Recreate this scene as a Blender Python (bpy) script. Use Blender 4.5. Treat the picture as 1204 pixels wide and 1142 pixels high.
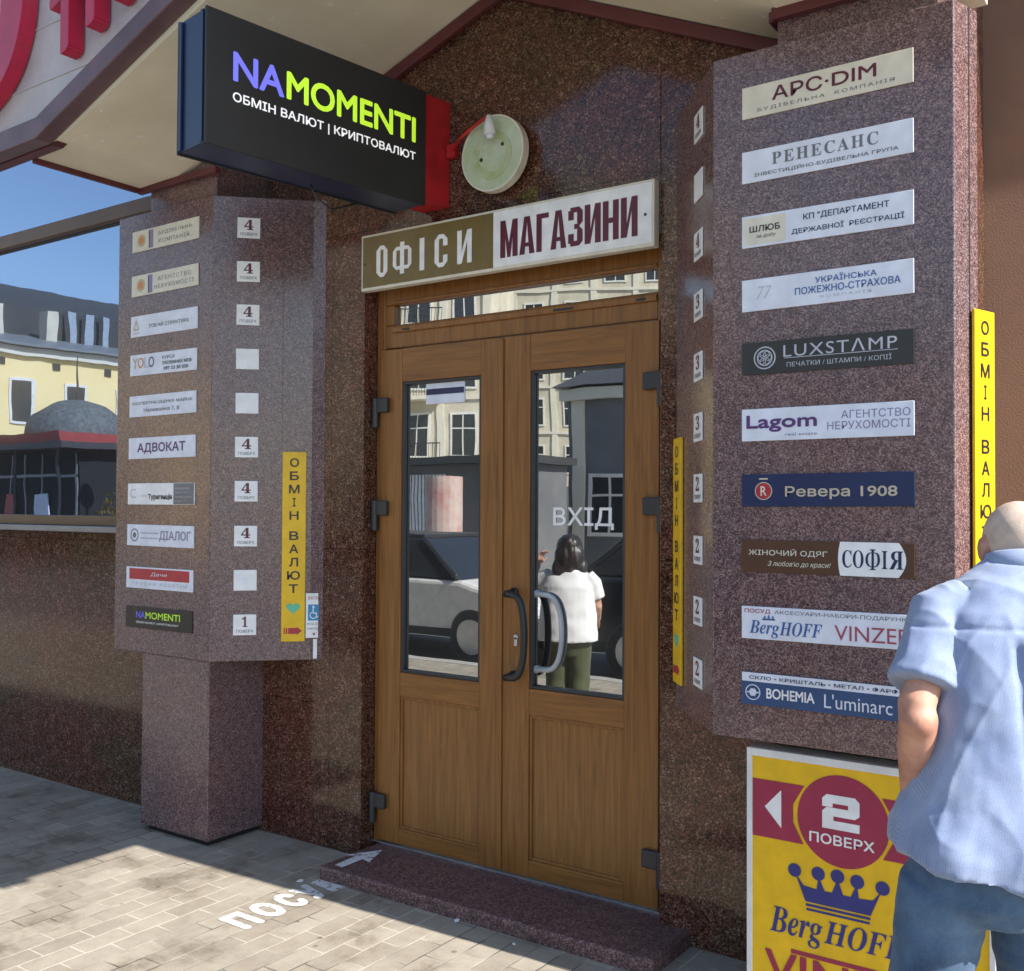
import bpy, bmesh, math, random
from mathutils import Vector, Matrix, noise
random.seed(7)
for o in list(bpy.data.objects): bpy.data.objects.remove(o)
S = bpy.context.scene
C = S.collection
R = math.radians

# ------------------------------------------------------------------ camera
cam_d = bpy.data.cameras.new('camera'); cam = bpy.data.objects.new('camera', cam_d); C.objects.link(cam)
cam_d.sensor_fit = 'HORIZONTAL'; cam_d.sensor_width = 36.0; cam_d.lens = 36.0 * 1210 / 1204
cam_d.clip_start = 0.05; cam_d.clip_end = 2000
yaw, pitch, roll = R(35.02), R(1.2), R(0.3)
Fw = Vector((-math.sin(yaw) * math.cos(pitch), math.cos(yaw) * math.cos(pitch), math.sin(pitch)))
Rt = Vector((math.cos(yaw), math.sin(yaw), 0)); Up = Rt.cross(Fw)
R2 = Rt * math.cos(roll) + Up * math.sin(roll); U2 = Up * math.cos(roll) - Rt * math.sin(roll)
M = Matrix((R2, U2, -Fw)).transposed().to_4x4(); M.translation = Vector((0, 0, 1.70))
cam.matrix_world = M
S.camera = cam

# ------------------------------------------------------------------ sky, sun, exposure
SUN_EL, SUN_TH = R(41.4), R(-2.0)         # sun stands towards +X, nearly in line with the facade
w = bpy.data.worlds.new('World'); S.world = w; w.use_nodes = True
nt = w.node_tree; bg = nt.nodes['Background']
sky = nt.nodes.new('ShaderNodeTexSky'); sky.sky_type = 'NISHITA'; sky.sun_disc = False
sky.sun_elevation = SUN_EL; sky.sun_rotation = R(90) + SUN_TH
sky.air_density = 1.1; sky.dust_density = 0.6; sky.ozone_density = 1.6
nt.links.new(sky.outputs[0], bg.inputs[0]); bg.inputs[1].default_value = 0.125
sun_d = bpy.data.lights.new('sun', 'SUN'); sun_d.energy = 5.0; sun_d.angle = R(0.5); sun_d.color = (1, 0.94, 0.85)
sun = bpy.data.objects.new('sun', sun_d); C.objects.link(sun)
sd = Vector((math.cos(SUN_EL) * math.cos(SUN_TH), -math.cos(SUN_EL) * math.sin(SUN_TH), math.sin(SUN_EL)))
sun.rotation_euler = sd.to_track_quat('Z', 'Y').to_euler()
S.view_settings.view_transform = 'Standard'; S.view_settings.look = 'None'
S.view_settings.exposure = 1.0; S.view_settings.gamma = 1
S.cycles.max_bounces = 8; S.cycles.diffuse_bounces = 4; S.cycles.glossy_bounces = 4
S.cycles.use_denoising = True

# ------------------------------------------------------------------ materials
def new_mat(name):
    m = bpy.data.materials.new(name); m.use_nodes = True
    n = m.node_tree; b = n.nodes['Principled BSDF']
    return m, n, b
def N(n, t, **kw):
    x = n.nodes.new(t)
    for k, v in kw.items():
        if k in x.inputs: x.inputs[k].default_value = v
        else: setattr(x, k, v)
    return x
def ramp(n, stops, interp='LINEAR'):
    x = n.nodes.new('ShaderNodeValToRGB'); cr = x.color_ramp; cr.interpolation = interp
    while len(cr.elements) < len(stops): cr.elements.new(0.5)
    for e, (p, c) in zip(cr.elements, stops): e.position = p; e.color = (*c, 1)
    return x
def coords(n, which='Object'):
    return n.nodes.new('ShaderNodeTexCoord').outputs[which]
def plain(name, col, rough=0.5, metal=0.0, spec=0.5, var=0.06, scale=8, bump=0.0, bscale=200):
    m, n, b = new_mat(name)
    tc = coords(n)
    nz = N(n, 'ShaderNodeTexNoise', Scale=scale, Detail=5.0); n.links.new(tc, nz.inputs['Vector'])
    lo = tuple(max(0, c * (1 - var * 2)) for c in col); hi = tuple(min(1, c * (1 + var * 2)) for c in col)
    r = ramp(n, [(0.3, lo), (0.7, hi)]); n.links.new(nz.outputs[0], r.inputs[0])
    n.links.new(r.outputs[0], b.inputs['Base Color'])
    b.inputs['Roughness'].default_value = rough; b.inputs['Metallic'].default_value = metal
    b.inputs['Specular IOR Level'].default_value = spec
    if bump:
        n2 = N(n, 'ShaderNodeTexNoise', Scale=bscale, Detail=4.0); n.links.new(tc, n2.inputs['Vector'])
        bp = N(n, 'ShaderNodeBump', Strength=bump, Distance=0.002); n.links.new(n2.outputs[0], bp.inputs['Height'])
        n.links.new(bp.outputs[0], b.inputs['Normal'])
    return m
def granite(name, stops, cell, rough, tint_a, tint_b, joints=None, spec=0.5, grime=0.0):
    m, n, b = new_mat(name); L = n.links.new; tc = coords(n)
    # wobble the grain so that crystals are irregular
    nz = N(n, 'ShaderNodeTexNoise', Scale=cell * 0.9, Detail=2.0); L(tc, nz.inputs['Vector'])
    mixv = N(n, 'ShaderNodeMixRGB', blend_type='ADD'); mixv.inputs[0].default_value = 0.9 / cell
    L(tc, mixv.inputs[1]); L(nz.outputs[1], mixv.inputs[2])
    v = N(n, 'ShaderNodeTexVoronoi', Scale=cell); L(mixv.outputs[0], v.inputs['Vector'])
    sep = n.nodes.new('ShaderNodeSeparateColor'); L(v.outputs['Color'], sep.inputs[0])
    big = N(n, 'ShaderNodeTexNoise', Scale=cell * 0.16, Detail=5.0, Roughness=0.7); L(tc, big.inputs['Vector'])
    mth = N(n, 'ShaderNodeMath', operation='MULTIPLY_ADD'); L(big.outputs[0], mth.inputs[0]); mth.inputs[1].default_value = 0.9
    L(sep.outputs[0], mth.inputs[2])
    sub = N(n, 'ShaderNodeMath', operation='SUBTRACT'); L(mth.outputs[0], sub.inputs[0]); sub.inputs[1].default_value = 0.45
    r = ramp(n, stops); L(sub.outputs[0], r.inputs[0])
    lf = N(n, 'ShaderNodeTexNoise', Scale=1.6, Detail=9.0, Roughness=0.72); L(tc, lf.inputs['Vector'])
    tr = ramp(n, [(0.36, tint_a), (0.64, tint_b)]); L(lf.outputs[0], tr.inputs[0])
    mul = N(n, 'ShaderNodeMixRGB', blend_type='MULTIPLY'); mul.inputs[0].default_value = 1; L(r.outputs[0], mul.inputs[1]); L(tr.outputs[0], mul.inputs[2])
    out = mul.outputs[0]
    if joints:
        sx = n.nodes.new('ShaderNodeSeparateXYZ'); L(tc, sx.inputs[0])
        cb = n.nodes.new('ShaderNodeCombineXYZ'); L(sx.outputs[0], cb.inputs[0]); L(sx.outputs[2], cb.inputs[1])
        mp = N(n, 'ShaderNodeMapping'); mp.inputs['Location'].default_value = (joints[2], joints[3], 0); L(cb.outputs[0], mp.inputs[0])
        bk = N(n, 'ShaderNodeTexBrick', Scale=1.0); bk.offset = 0.0
        bk.inputs['Brick Width'].default_value = joints[0]; bk.inputs['Row Height'].default_value = joints[1]
        bk.inputs['Mortar Size'].default_value = 0.0022; bk.inputs['Mortar Smooth'].default_value = 0.2
        bk.inputs['Color1'].default_value = (1, 1, 1, 1); bk.inputs['Color2'].default_value = (0.88, 0.87, 0.88, 1); bk.inputs['Mortar'].default_value = (0.3, 0.28, 0.27, 1)
        L(mp.outputs[0], bk.inputs['Vector'])
        mj = N(n, 'ShaderNodeMixRGB', blend_type='MULTIPLY'); mj.inputs[0].default_value = 1; L(out, mj.inputs[1]); L(bk.outputs[0], mj.inputs[2]); out = mj.outputs[0]
    L(out, b.inputs['Base Color'])
    rn = N(n, 'ShaderNodeTexNoise', Scale=3.0, Detail=5.0, Roughness=0.7); L(tc, rn.inputs['Vector'])
    rr = N(n, 'ShaderNodeMapRange'); rr.inputs['From Min'].default_value = 0.3; rr.inputs['From Max'].default_value = 0.7
    rr.inputs['To Min'].default_value = rough * 0.75; rr.inputs['To Max'].default_value = rough * 1.35; L(rn.outputs[0], rr.inputs[0])
    L(rr.outputs[0], b.inputs['Roughness']); b.inputs['Specular IOR Level'].default_value = spec
    return m
WALLST = [(0.05, (0.016, 0.010, 0.009)), (0.28, (0.052, 0.024, 0.017)), (0.5, (0.092, 0.040, 0.027)), (0.7, (0.135, 0.062, 0.042)), (0.9, (0.17, 0.095, 0.066)), (1.0, (0.27, 0.21, 0.18))]
PYLST = [(0.0, (0.046, 0.030, 0.035)), (0.25, (0.086, 0.055, 0.062)), (0.5, (0.135, 0.088, 0.095)), (0.75, (0.19, 0.132, 0.135)), (0.95, (0.30, 0.23, 0.22))]
m_wall = granite('red granite polished', WALLST, 185, 0.10, (1.22, 0.84, 0.80), (0.84, 0.95, 0.78), (1.15, 0.78, 0.25, 0.07), spec=0.5)
m_pyl = granite('mauve granite honed', PYLST, 270, 0.22, (0.92, 0.90, 0.94), (1.14, 0.94, 0.86), spec=0.75)
m_step = granite('worn red granite', PYLST, 190, 0.5, (0.80, 0.66, 0.62), (1.05, 0.86, 0.80))

def wood(name, c0, c1):
    m, n, b = new_mat(name); L = n.links.new; tc = coords(n)
    mp = N(n, 'ShaderNodeMapping'); mp.inputs['Scale'].default_value = (30, 30, 1.6); L(tc, mp.inputs[0])
    nz = N(n, 'ShaderNodeTexNoise', Scale=1.6, Detail=7.0, Roughness=0.65, Distortion=0.8); L(mp.outputs[0], nz.inputs['Vector'])
    mp2 = N(n, 'ShaderNodeMapping'); mp2.inputs['Scale'].default_value = (160, 160, 3.0); L(tc, mp2.inputs[0])
    n2 = N(n, 'ShaderNodeTexNoise', Scale=1.0, Detail=3.0); L(mp2.outputs[0], n2.inputs['Vector'])
    ad = N(n, 'ShaderNodeMath', operation='MULTIPLY_ADD'); L(n2.outputs[0], ad.inputs[0]); ad.inputs[1].default_value = 0.35; L(nz.outputs[0], ad.inputs[2])
    r = ramp(n, [(0.42, c0), (0.62, tuple((a + d) / 2 for a, d in zip(c0, c1))), (0.85, c1)]); L(ad.outputs[0], r.inputs[0])
    L(r.outputs[0], b.inputs['Base Color']); b.inputs['Roughness'].default_value = 0.36
    bp = N(n, 'ShaderNodeBump', Strength=0.12, Distance=0.001); L(ad.outputs[0], bp.inputs['Height']); L(bp.outputs[0], b.inputs['Normal'])
    return m
m_wood = wood('oak foil', (0.135, 0.053, 0.011), (0.305, 0.128, 0.030))
def wood_h(name, c0, c1):
    m = wood(name, c0, c1); mp = [x for x in m.node_tree.nodes if x.type == 'MAPPING']
    for x in mp: a = x.inputs['Scale'].default_value; x.inputs['Scale'].default_value = (a[2], a[1], a[0])
    return m
m_woodh = wood_h('oak foil cross grain', (0.135, 0.053, 0.011), (0.305, 0.128, 0.030))
m_wood2 = wood('oak foil panel', (0.14, 0.058, 0.013), (0.32, 0.14, 0.036))

def reflective_glass(name, fac, tint, dark):
    m, n, b = new_mat(name); L = n.links.new; tc = coords(n)
    g = n.nodes.new('ShaderNodeBsdfGlossy'); g.inputs['Color'].default_value = (*tint, 1); g.inputs['Roughness'].default_value = 0.0
    b.inputs['Base Color'].default_value = (*dark, 1); b.inputs['Roughness'].default_value = 0.1
    nz = N(n, 'ShaderNodeTexNoise', Scale=2.2, Detail=1.5); L(tc, nz.inputs['Vector'])
    bp = N(n, 'ShaderNodeBump', Strength=0.035, Distance=0.02); L(nz.outputs[0], bp.inputs['Height']); L(bp.outputs[0], g.inputs['Normal'])
    mx = n.nodes.new('ShaderNodeMixShader'); mx.inputs[0].default_value = fac
    L(b.outputs[0], mx.inputs[1]); L(g.outputs[0], mx.inputs[2]); L(mx.outputs[0], n.nodes['Material Output'].inputs[0])
    return m
m_glass = reflective_glass('door glass', 0.52, (0.86, 0.89, 0.9), (0.02, 0.022, 0.024))
m_wglass = reflective_glass('window glass', 0.46, (0.56, 0.68, 0.9), (0.02, 0.023, 0.028))

def paving():
    m, n, b = new_mat('concrete pavers'); L = n.links.new; tc = coords(n)
    sx = n.nodes.new('ShaderNodeSeparateXYZ'); L(tc, sx.inputs[0])
    cb = n.nodes.new('ShaderNodeCombineXYZ'); L(sx.outputs[1], cb.inputs[0]); L(sx.outputs[0], cb.inputs[1])
    wob = N(n, 'ShaderNodeTexNoise', Scale=6.0, Detail=2.0); L(tc, wob.inputs['Vector'])
    av = N(n, 'ShaderNodeMixRGB', blend_type='ADD'); av.inputs[0].default_value = 0.012; L(cb.outputs[0], av.inputs[1]); L(wob.outputs[1], av.inputs[2])
    bk = N(n, 'ShaderNodeTexBrick', Scale=1.0); bk.offset = 0.5
    bk.inputs['Brick Width'].default_value = 0.21; bk.inputs['Row Height'].default_value = 0.105
    bk.inputs['Mortar Size'].default_value = 0.0042; bk.inputs['Mortar Smooth'].default_value = 0.3; bk.inputs['Bias'].default_value = -0.1
    bk.inputs['Color1'].default_value = (0.285, 0.252, 0.205, 1); bk.inputs['Color2'].default_value = (0.36, 0.325, 0.27, 1); bk.inputs['Mortar'].default_value = (0.5, 0.47, 0.4, 1)
    L(av.outputs[0], bk.inputs['Vector'])
    # joints differ: some sanded pale, some dark
    jn = N(n, 'ShaderNodeTexNoise', Scale=2.3, Detail=3.0); L(tc, jn.inputs['Vector'])
    jr = ramp(n, [(0.4, (0.12, 0.11, 0.095)), (0.56, (0.47, 0.44, 0.37))]); L(jn.outputs[0], jr.inputs[0]); L(jr.outputs[0], bk.inputs['Mortar'])
    st = N(n, 'ShaderNodeTexNoise', Scale=3.2, Detail=7.0, Roughness=0.7); L(tc, st.inputs['Vector'])
    sr = ramp(n, [(0.33, (0.50, 0.47, 0.43)), (0.46, (0.88, 0.86, 0.83)), (0.56, (1.0, 1.0, 0.99)), (0.72, (1.16, 1.15, 1.10))]); L(st.outputs[0], sr.inputs[0])
    mu = N(n, 'ShaderNodeMixRGB', blend_type='MULTIPLY'); mu.inputs[0].default_value = 1; L(bk.outputs[0], mu.inputs[1]); L(sr.outputs[0], mu.inputs[2])
    gr = N(n, 'ShaderNodeTexNoise', Scale=230.0, Detail=3.0); L(tc, gr.inputs['Vector'])
    g2 = ramp(n, [(0.3, (0.82, 0.82, 0.82)), (0.7, (1.14, 1.14, 1.14))]); L(gr.outputs[0], g2.inputs[0])
    m2 = N(n, 'ShaderNodeMixRGB', blend_type='MULTIPLY'); m2.inputs[0].default_value = 1; L(mu.outputs[0], m2.inputs[1]); L(g2.outputs[0], m2.inputs[2])
    sp = N(n, 'ShaderNodeTexVoronoi', Scale=5.0); L(tc, sp.inputs['Vector'])
    s2 = ramp(n, [(0.04, (0.35, 0.33, 0.3)), (0.075, (1, 1, 1))]); L(sp.outputs['Distance'], s2.inputs[0])
    m3 = N(n, 'ShaderNodeMixRGB', blend_type='MULTIPLY'); m3.inputs[0].default_value = 0.7; L(m2.outputs[0], m3.inputs[1]); L(s2.outputs[0], m3.inputs[2])
    L(m3.outputs[0], b.inputs['Base Color']); b.inputs['Roughness'].default_value = 0.8
    bp = N(n, 'ShaderNodeBump', Strength=0.5, Distance=0.004); L(bk.outputs['Fac'], bp.inputs['Height']); bp.invert = True
    b2 = N(n, 'ShaderNodeBump', Strength=0.25, Distance=0.002); L(gr.outputs[0], b2.inputs['Height']); L(bp.outputs[0], b2.inputs['Normal']); L(b2.outputs[0], b.inputs['Normal'])
    return m
m_pave = paving()
def worn_paint():
    m, n, b = new_mat('worn white road paint'); L = n.links.new; tc = coords(n)
    nz = N(n, 'ShaderNodeTexNoise', Scale=26.0, Detail=6.0, Roughness=0.7); L(tc, nz.inputs['Vector'])
    r = ramp(n, [(0.33, (0, 0, 0)), (0.46, (1, 1, 1))]); L(nz.outputs[0], r.inputs[0])
    b.inputs['Base Color'].default_value = (0.66, 0.66, 0.65, 1); b.inputs['Roughness'].default_value = 0.75
    L(r.outputs[0], b.inputs['Alpha'])
    return m
m_paint = worn_paint()
def plaster(name, a, d, sc=2.0, rough=0.85):
    m, n, b = new_mat(name); L = n.links.new; tc = coords(n)
    nz = N(n, 'ShaderNodeTexNoise', Scale=sc, Detail=8.0, Roughness=0.68); L(tc, nz.inputs['Vector'])
    r = ramp(n, [(0.3, a), (0.7, d)]); L(nz.outputs[0], r.inputs[0]); L(r.outputs[0], b.inputs['Base Color'])
    f = N(n, 'ShaderNodeTexNoise', Scale=160.0, Detail=4.0); L(tc, f.inputs['Vector'])
    bp = N(n, 'ShaderNodeBump', Strength=0.35, Distance=0.003); L(f.outputs[0], bp.inputs['Height']); L(bp.outputs[0], b.inputs['Normal'])
    b.inputs['Roughness'].default_value = rough
    return m
def soffit_mat():
    m, n, b = new_mat('flaking cream paint'); L = n.links.new; tc = coords(n)
    nz = N(n, 'ShaderNodeTexNoise', Scale=1.6, Detail=7.0, Roughness=0.65); L(tc, nz.inputs['Vector'])
    r = ramp(n, [(0.3, (0.70, 0.64, 0.49)), (0.7, (0.86, 0.81, 0.66))]); L(nz.outputs[0], r.inputs[0])
    v = N(n, 'ShaderNodeTexNoise', Scale=17.0, Detail=3.0, Roughness=0.6); L(tc, v.inputs['Vector'])
    r2 = ramp(n, [(0.67, (0, 0, 0)), (0.69, (1, 1, 1))]); L(v.outputs[0], r2.inputs[0])
    mx = N(n, 'ShaderNodeMixRGB'); L(r2.outputs[0], mx.inputs[0]); L(r.outputs[0], mx.inputs[1]); mx.inputs[2].default_value = (0.86, 0.85, 0.8, 1)
    L(mx.outputs[0], b.inputs['Base Color']); b.inputs['Roughness'].default_value = 0.75
    return m
m_soffit = soffit_mat()
m_ochre = plaster('ochre render', (0.155, 0.082, 0.056), (0.25, 0.13, 0.072), 1.3)
m_cream = plaster('cream render', (0.42, 0.38, 0.29), (0.70, 0.65, 0.52), 0.5)
m_yellow = plaster('pale yellow render', (0.78, 0.60, 0.27), (0.84, 0.69, 0.36), 0.6)
m_upper = plaster('upper facade render', (0.42, 0.39, 0.34), (0.52, 0.49, 0.43), 1.2)
m_asph = plaster('worn asphalt', (0.11, 0.108, 0.105), (0.17, 0.167, 0.162), 3.0)
m_kerb = plaster('kerb concrete', (0.3, 0.29, 0.27), (0.4, 0.39, 0.36), 4.0)
m_land = plaster('distant ground', (0.12, 0.12, 0.11), (0.2, 0.2, 0.18), 0.05)
m_grey = plaster('grey render', (0.10, 0.105, 0.115), (0.16, 0.165, 0.175), 0.8)
m_roof = plain('grey sheet roof', (0.2, 0.22, 0.23), 0.45, 0.2)
m_roofd = plain('dark roof', (0.045, 0.047, 0.05), 0.5)
m_maroon = plain('maroon painted metal', (0.115, 0.028, 0.034), 0.42, var=0.1, scale=5)
m_plum = plain('plum painted metal', (0.135, 0.075, 0.085), 0.38, var=0.12, scale=6)
m_red = plain('red painted steel', (0.42, 0.018, 0.022), 0.4, var=0.12, scale=10)
m_redlet = plain('red sign letters', (0.46, 0.016, 0.055), 0.3)
m_whitepan = plaster('weathered fascia sheet', (0.40, 0.37, 0.38), (0.60, 0.57, 0.57), 2.5, 0.5)
m_alu = plain('white aluminium', (0.74, 0.75, 0.76), 0.4)
m_navy = plain('navy housing', (0.008, 0.02, 0.062), 0.35)
m_boxface = plain('charcoal acrylic', (0.020, 0.020, 0.021), 0.5, var=0.12, scale=2.2)
m_black = plain('black plastic', (0.022, 0.022, 0.024), 0.38)
m_blackm = plain('dark grey hinge paint', (0.035, 0.036, 0.04), 0.42)
m_steel = plain('brushed steel', (0.58, 0.6, 0.63), 0.3, 0.85)
m_brownbar = plain('brown aluminium', (0.135, 0.078, 0.045), 0.42)
m_sill = plain('grey metal sill', (0.25, 0.255, 0.27), 0.4, 0.3)
m_sillp = plain('pale grey bow paint', (0.42, 0.44, 0.47), 0.4)
m_dark = plain('dark void', (0.012, 0.012, 0.013), 0.9)
def ink(name, c, r=0.38): return plain(name, c, r, var=0.05, scale=14)
P = dict(
    white=ink('white vinyl', (0.84, 0.84, 0.85)), cool=ink('cool white plate', (0.72, 0.75, 0.85)), cream=ink('cream plate', (0.70, 0.66, 0.55)),
    tan=ink('tan print', (0.50, 0.40, 0.22)), maroon=ink('maroon print', (0.11, 0.012, 0.03)), black=ink('black print', (0.02, 0.02, 0.022)),
    grey=ink('grey print', (0.16, 0.16, 0.18)), lgrey=ink('pale grey print', (0.5, 0.52, 0.58)), navy=ink('navy print', (0.012, 0.022, 0.085)),
    blue=ink('blue print', (0.045, 0.12, 0.34)), purple=ink('purple print', (0.10, 0.04, 0.17)), lav=ink('lavender print', (0.24, 0.20, 0.36)), gold=ink('gold print', (0.55, 0.47, 0.36)),
    brown=ink('brown plate', (0.085, 0.036, 0.018)), red=ink('red print', (0.42, 0.03, 0.045)), rose=ink('rose print', (0.36, 0.07, 0.11)),
    charcoal=ink('charcoal plate', (0.032, 0.032, 0.03)), yellow=ink('yellow plate', (0.82, 0.50, 0.008)), lime=ink('lime print', (0.56, 0.9, 0.05)),
    violet=ink('violet print', (0.17, 0.17, 0.80)), teal=ink('mint print', (0.12, 0.52, 0.33)), sky=ink('signal blue print', (0.02, 0.24, 0.50)),
    olive=ink('olive gold plate', (0.17, 0.118, 0.035)), royal=ink('royal blue print', (0.03, 0.035, 0.20)), magenta=ink('magenta print', (0.33, 0.022, 0.068)),
    orange=ink('orange print', (0.6, 0.22, 0.05)), steelblue=ink('steel blue plate', (0.03, 0.075, 0.19)), green=ink('green print', (0.14, 0.34, 0.1)))

# ------------------------------------------------------------------ geometry helpers
def add_box(bm, x0, x1, y0, y1, z0, z1, mat=None):
    vs = [bm.verts.new(p) for p in ((x0, y0, z0), (x1, y0, z0), (x1, y1, z0), (x0, y1, z0), (x0, y0, z1), (x1, y0, z1), (x1, y1, z1), (x0, y1, z1))]
    for f in ((0, 3, 2, 1), (4, 5, 6, 7), (0, 1, 5, 4), (1, 2, 6, 5), (2, 3, 7, 6), (3, 0, 4, 7)): bm.faces.new([vs[i] for i in f])
def add_prism(bm, pts, a, b, axis='z'):
    """polygon pts extruded from a to b; axis z: pts are (x,y); axis y: pts are (x,z); axis x: pts are (y,z)"""
    f = {'z': lambda p, t: (p[0], p[1], t), 'y': lambda p, t: (p[0], t, p[1]), 'x': lambda p, t: (t, p[0], p[1])}[axis]
    lo = [bm.verts.new(f(p, a)) for p in pts]; hi = [bm.verts.new(f(p, b)) for p in pts]; n = len(pts)
    bm.faces.new(lo[::-1]); bm.faces.new(hi)
    for i in range(n): bm.faces.new((lo[i], lo[(i + 1) % n], hi[(i + 1) % n], hi[i]))
def ring_frame(d):
    d = d.normalized(); up = Vector((0, 0, 1)) if abs(d.z) < 0.9 else Vector((0, 1, 0))
    a = d.cross(up).normalized(); return a, a.cross(d).normalized()
def add_tube(bm, pts, radii, seg=12, cap=True):
    pts = [Vector(p) for p in pts]; rings = []
    if not isinstance(radii, (list, tuple)): radii = [radii] * len(pts)
    pa = None
    for i, p in enumerate(pts):
        d = (pts[min(i + 1, len(pts) - 1)] - pts[max(i - 1, 0)])
        a, b_ = ring_frame(d)
        if pa is not None:
            dn = d.normalized(); a = (pa - dn * pa.dot(dn)).normalized(); b_ = a.cross(dn).normalized()
        pa = a
        rings.append([bm.verts.new(p + (a * math.cos(t) + b_ * math.sin(t)) * radii[i]) for t in [2 * math.pi * k / seg for k in range(seg)]])
    for r0, r1 in zip(rings, rings[1:]):
        for k in range(seg): bm.faces.new((r0[k], r0[(k + 1) % seg], r1[(k + 1) % seg], r1[k]))
    if cap: bm.faces.new(rings[0][::-1]); bm.faces.new(rings[-1])
def add_loft(bm, secs, seg=28, power=2.0):
    """secs: (cx, cy, z, rx, ry[, zfun]) horizontal rounded sections stacked upward"""
    rings = []
    for s in secs:
        cx, cy, z, rx, ry = s[:5]; zf = s[5] if len(s) > 5 else None; ring = []
        for k in range(seg):
            t = 2 * math.pi * k / seg; c, sn = math.cos(t), math.sin(t)
            q = (abs(c) ** power + abs(sn) ** power) ** (-1 / power)
            ring.append(bm.verts.new((cx + rx * c * q, cy + ry * sn * q, z + (zf(c, sn) if zf else 0))))
        rings.append(ring)
    for r0, r1 in zip(rings, rings[1:]):
        for k in range(seg): bm.faces.new((r0[k], r0[(k + 1) % seg], r1[(k + 1) % seg], r1[k]))
    bm.faces.new(rings[0][::-1]); bm.faces.new(rings[-1])
def add_ball(bm, c, rx, ry=None, rz=None, u=18, v=12):
    ry = ry or rx; rz = rz or rx
    g = bmesh.ops.create_uvsphere(bm, u_segments=u, v_segments=v, radius=1.0)
    for x in g['verts']: x.co = Vector((c[0] + x.co.x * rx, c[1] + x.co.y * ry, c[2] + x.co.z * rz))
def add_disc(bm, cx, cz, r, y0, y1, seg=32, rz=None):
    rz = rz or r
    add_prism(bm, [(cx + r * math.cos(2 * math.pi * k / seg), cz + rz * math.sin(2 * math.pi * k / seg)) for k in range(seg)], y0, y1, 'y')
def add_ringflat(bm, cx, cz, r0, r1, y0, y1, seg=36):
    for k in range(seg):
        a, b_ = 2 * math.pi * k / seg, 2 * math.pi * (k + 1) / seg
        q = [(cx + r0 * math.cos(a), cz + r0 * math.sin(a)), (cx + r1 * math.cos(a), cz + r1 * math.sin(a)), (cx + r1 * math.cos(b_), cz + r1 * math.sin(b_)), (cx + r0 * math.cos(b_), cz + r0 * math.sin(b_))]
        add_prism(bm, q, y0, y1, 'y')
def obj(name, bm, mat, parent=None, smooth=False, bevel=0.0, bseg=2):
    bmesh.ops.recalc_face_normals(bm, faces=bm.faces)
    me = bpy.data.meshes.new(name); bm.to_mesh(me); bm.free()
    o = bpy.data.objects.new(name, me); C.objects.link(o)
    me.materials.append(mat)
    if smooth:
        for p in me.polygons: p.use_smooth = True
    if bevel:
        md = o.modifiers.new('bevel', 'BEVEL'); md.width = bevel; md.segments = bseg; md.limit_method = 'ANGLE'; md.angle_limit = R(40); md.harden_normals = False
    if parent: o.parent = parent
    return o
def boxo(name, mat, parent, *b, bevel=0.0):
    bm = bmesh.new(); add_box(bm, *b); return obj(name, bm, mat, parent, bevel=bevel)
def thing(name, label, cat, loc=(0, 0, 0), rz=0.0, group=None):
    o = bpy.data.objects.new(name, None); C.objects.link(o); o.empty_display_size = 0.1
    o.location = loc; o.rotation_euler = (0, 0, rz); o['label'] = label; o['category'] = cat
    if group: o['group'] = group
    return o
def tag(o, label, cat, group=None):
    o['label'] = label; o['category'] = cat
    if group: o['group'] = group
    return o
def struct(name, bm, mat):
    o = obj(name, bm, mat); o['kind'] = 'structure'; return o

_tc = {}
def glyphs(body, spacing=1.0):
    """outline of a line of text as 2-D mesh data (verts, faces) from Blender's own font"""
    k = (body, spacing)
    if k not in _tc:
        cu = bpy.data.curves.new('lettering', 'FONT'); cu.body = body; cu.resolution_u = 4
        cu.space_character = spacing; cu.fill_mode = 'BOTH'
        o = bpy.data.objects.new('lettering', cu); C.objects.link(o)
        dg = bpy.context.evaluated_depsgraph_get(); dg.update()
        me = bpy.data.meshes.new_from_object(o.evaluated_get(dg))
        v = [(p.co.x, p.co.y) for p in me.vertices]; f = [tuple(p.vertices) for p in me.polygons]
        bpy.data.objects.remove(o); bpy.data.curves.remove(cu); bpy.data.meshes.remove(me)
        _tc[k] = (v, f)
    return _tc[k]
def add_text(bm, body, x0, x1, z0, z1, y=-0.001, bold=0.0, shear=0.0, rise=0.0, flip=False, spacing=1.0, depth=0.0):
    """writes body into the box x0..x1, z0..z1 of the local XZ plane, facing -Y; bold thickens the strokes"""
    v, f = glyphs(body, spacing)
    if not v: return
    ax, bx = min(p[0] for p in v), max(p[0] for p in v); ay, by = min(p[1] for p in v), max(p[1] for p in v)
    o = max(0.0, bold) * 0.9 * (z1 - z0); x0 += o; x1 -= o; z0 += o; z1 -= o
    strikes = [(0, 0)] if o == 0 else [(-o, 0), (o, 0), (0, o), (0, -o), (-o * .7, o * .7), (o * .7, o * .7), (-o * .7, -o * .7), (o * .7, -o * .7)]
    for i, (ox, oz) in enumerate(strikes):
        def mp(p, d):
            s_, t = (p[0] - ax) / max(bx - ax, 1e-6), (p[1] - ay) / max(by - ay, 1e-6)
            if flip: s_ = 1 - s_
            X = x0 + (x1 - x0) * s_ + ox; Z = z0 + (z1 - z0) * t + oz
            return (X + shear * (Z - z0), y - d - i * 0.00006, Z + rise * (X - x0))
        vs = [bm.verts.new(mp(p, depth)) for p in v]; fs = []
        for q in f:
            try: fs.append(bm.faces.new([vs[i_] for i_ in q]))
            except ValueError: pass
        if depth:
            r = bmesh.ops.extrude_face_region(bm, geom=fs)
            for e in r['geom']:
                if isinstance(e, bmesh.types.BMVert): e.co.y += depth
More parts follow.
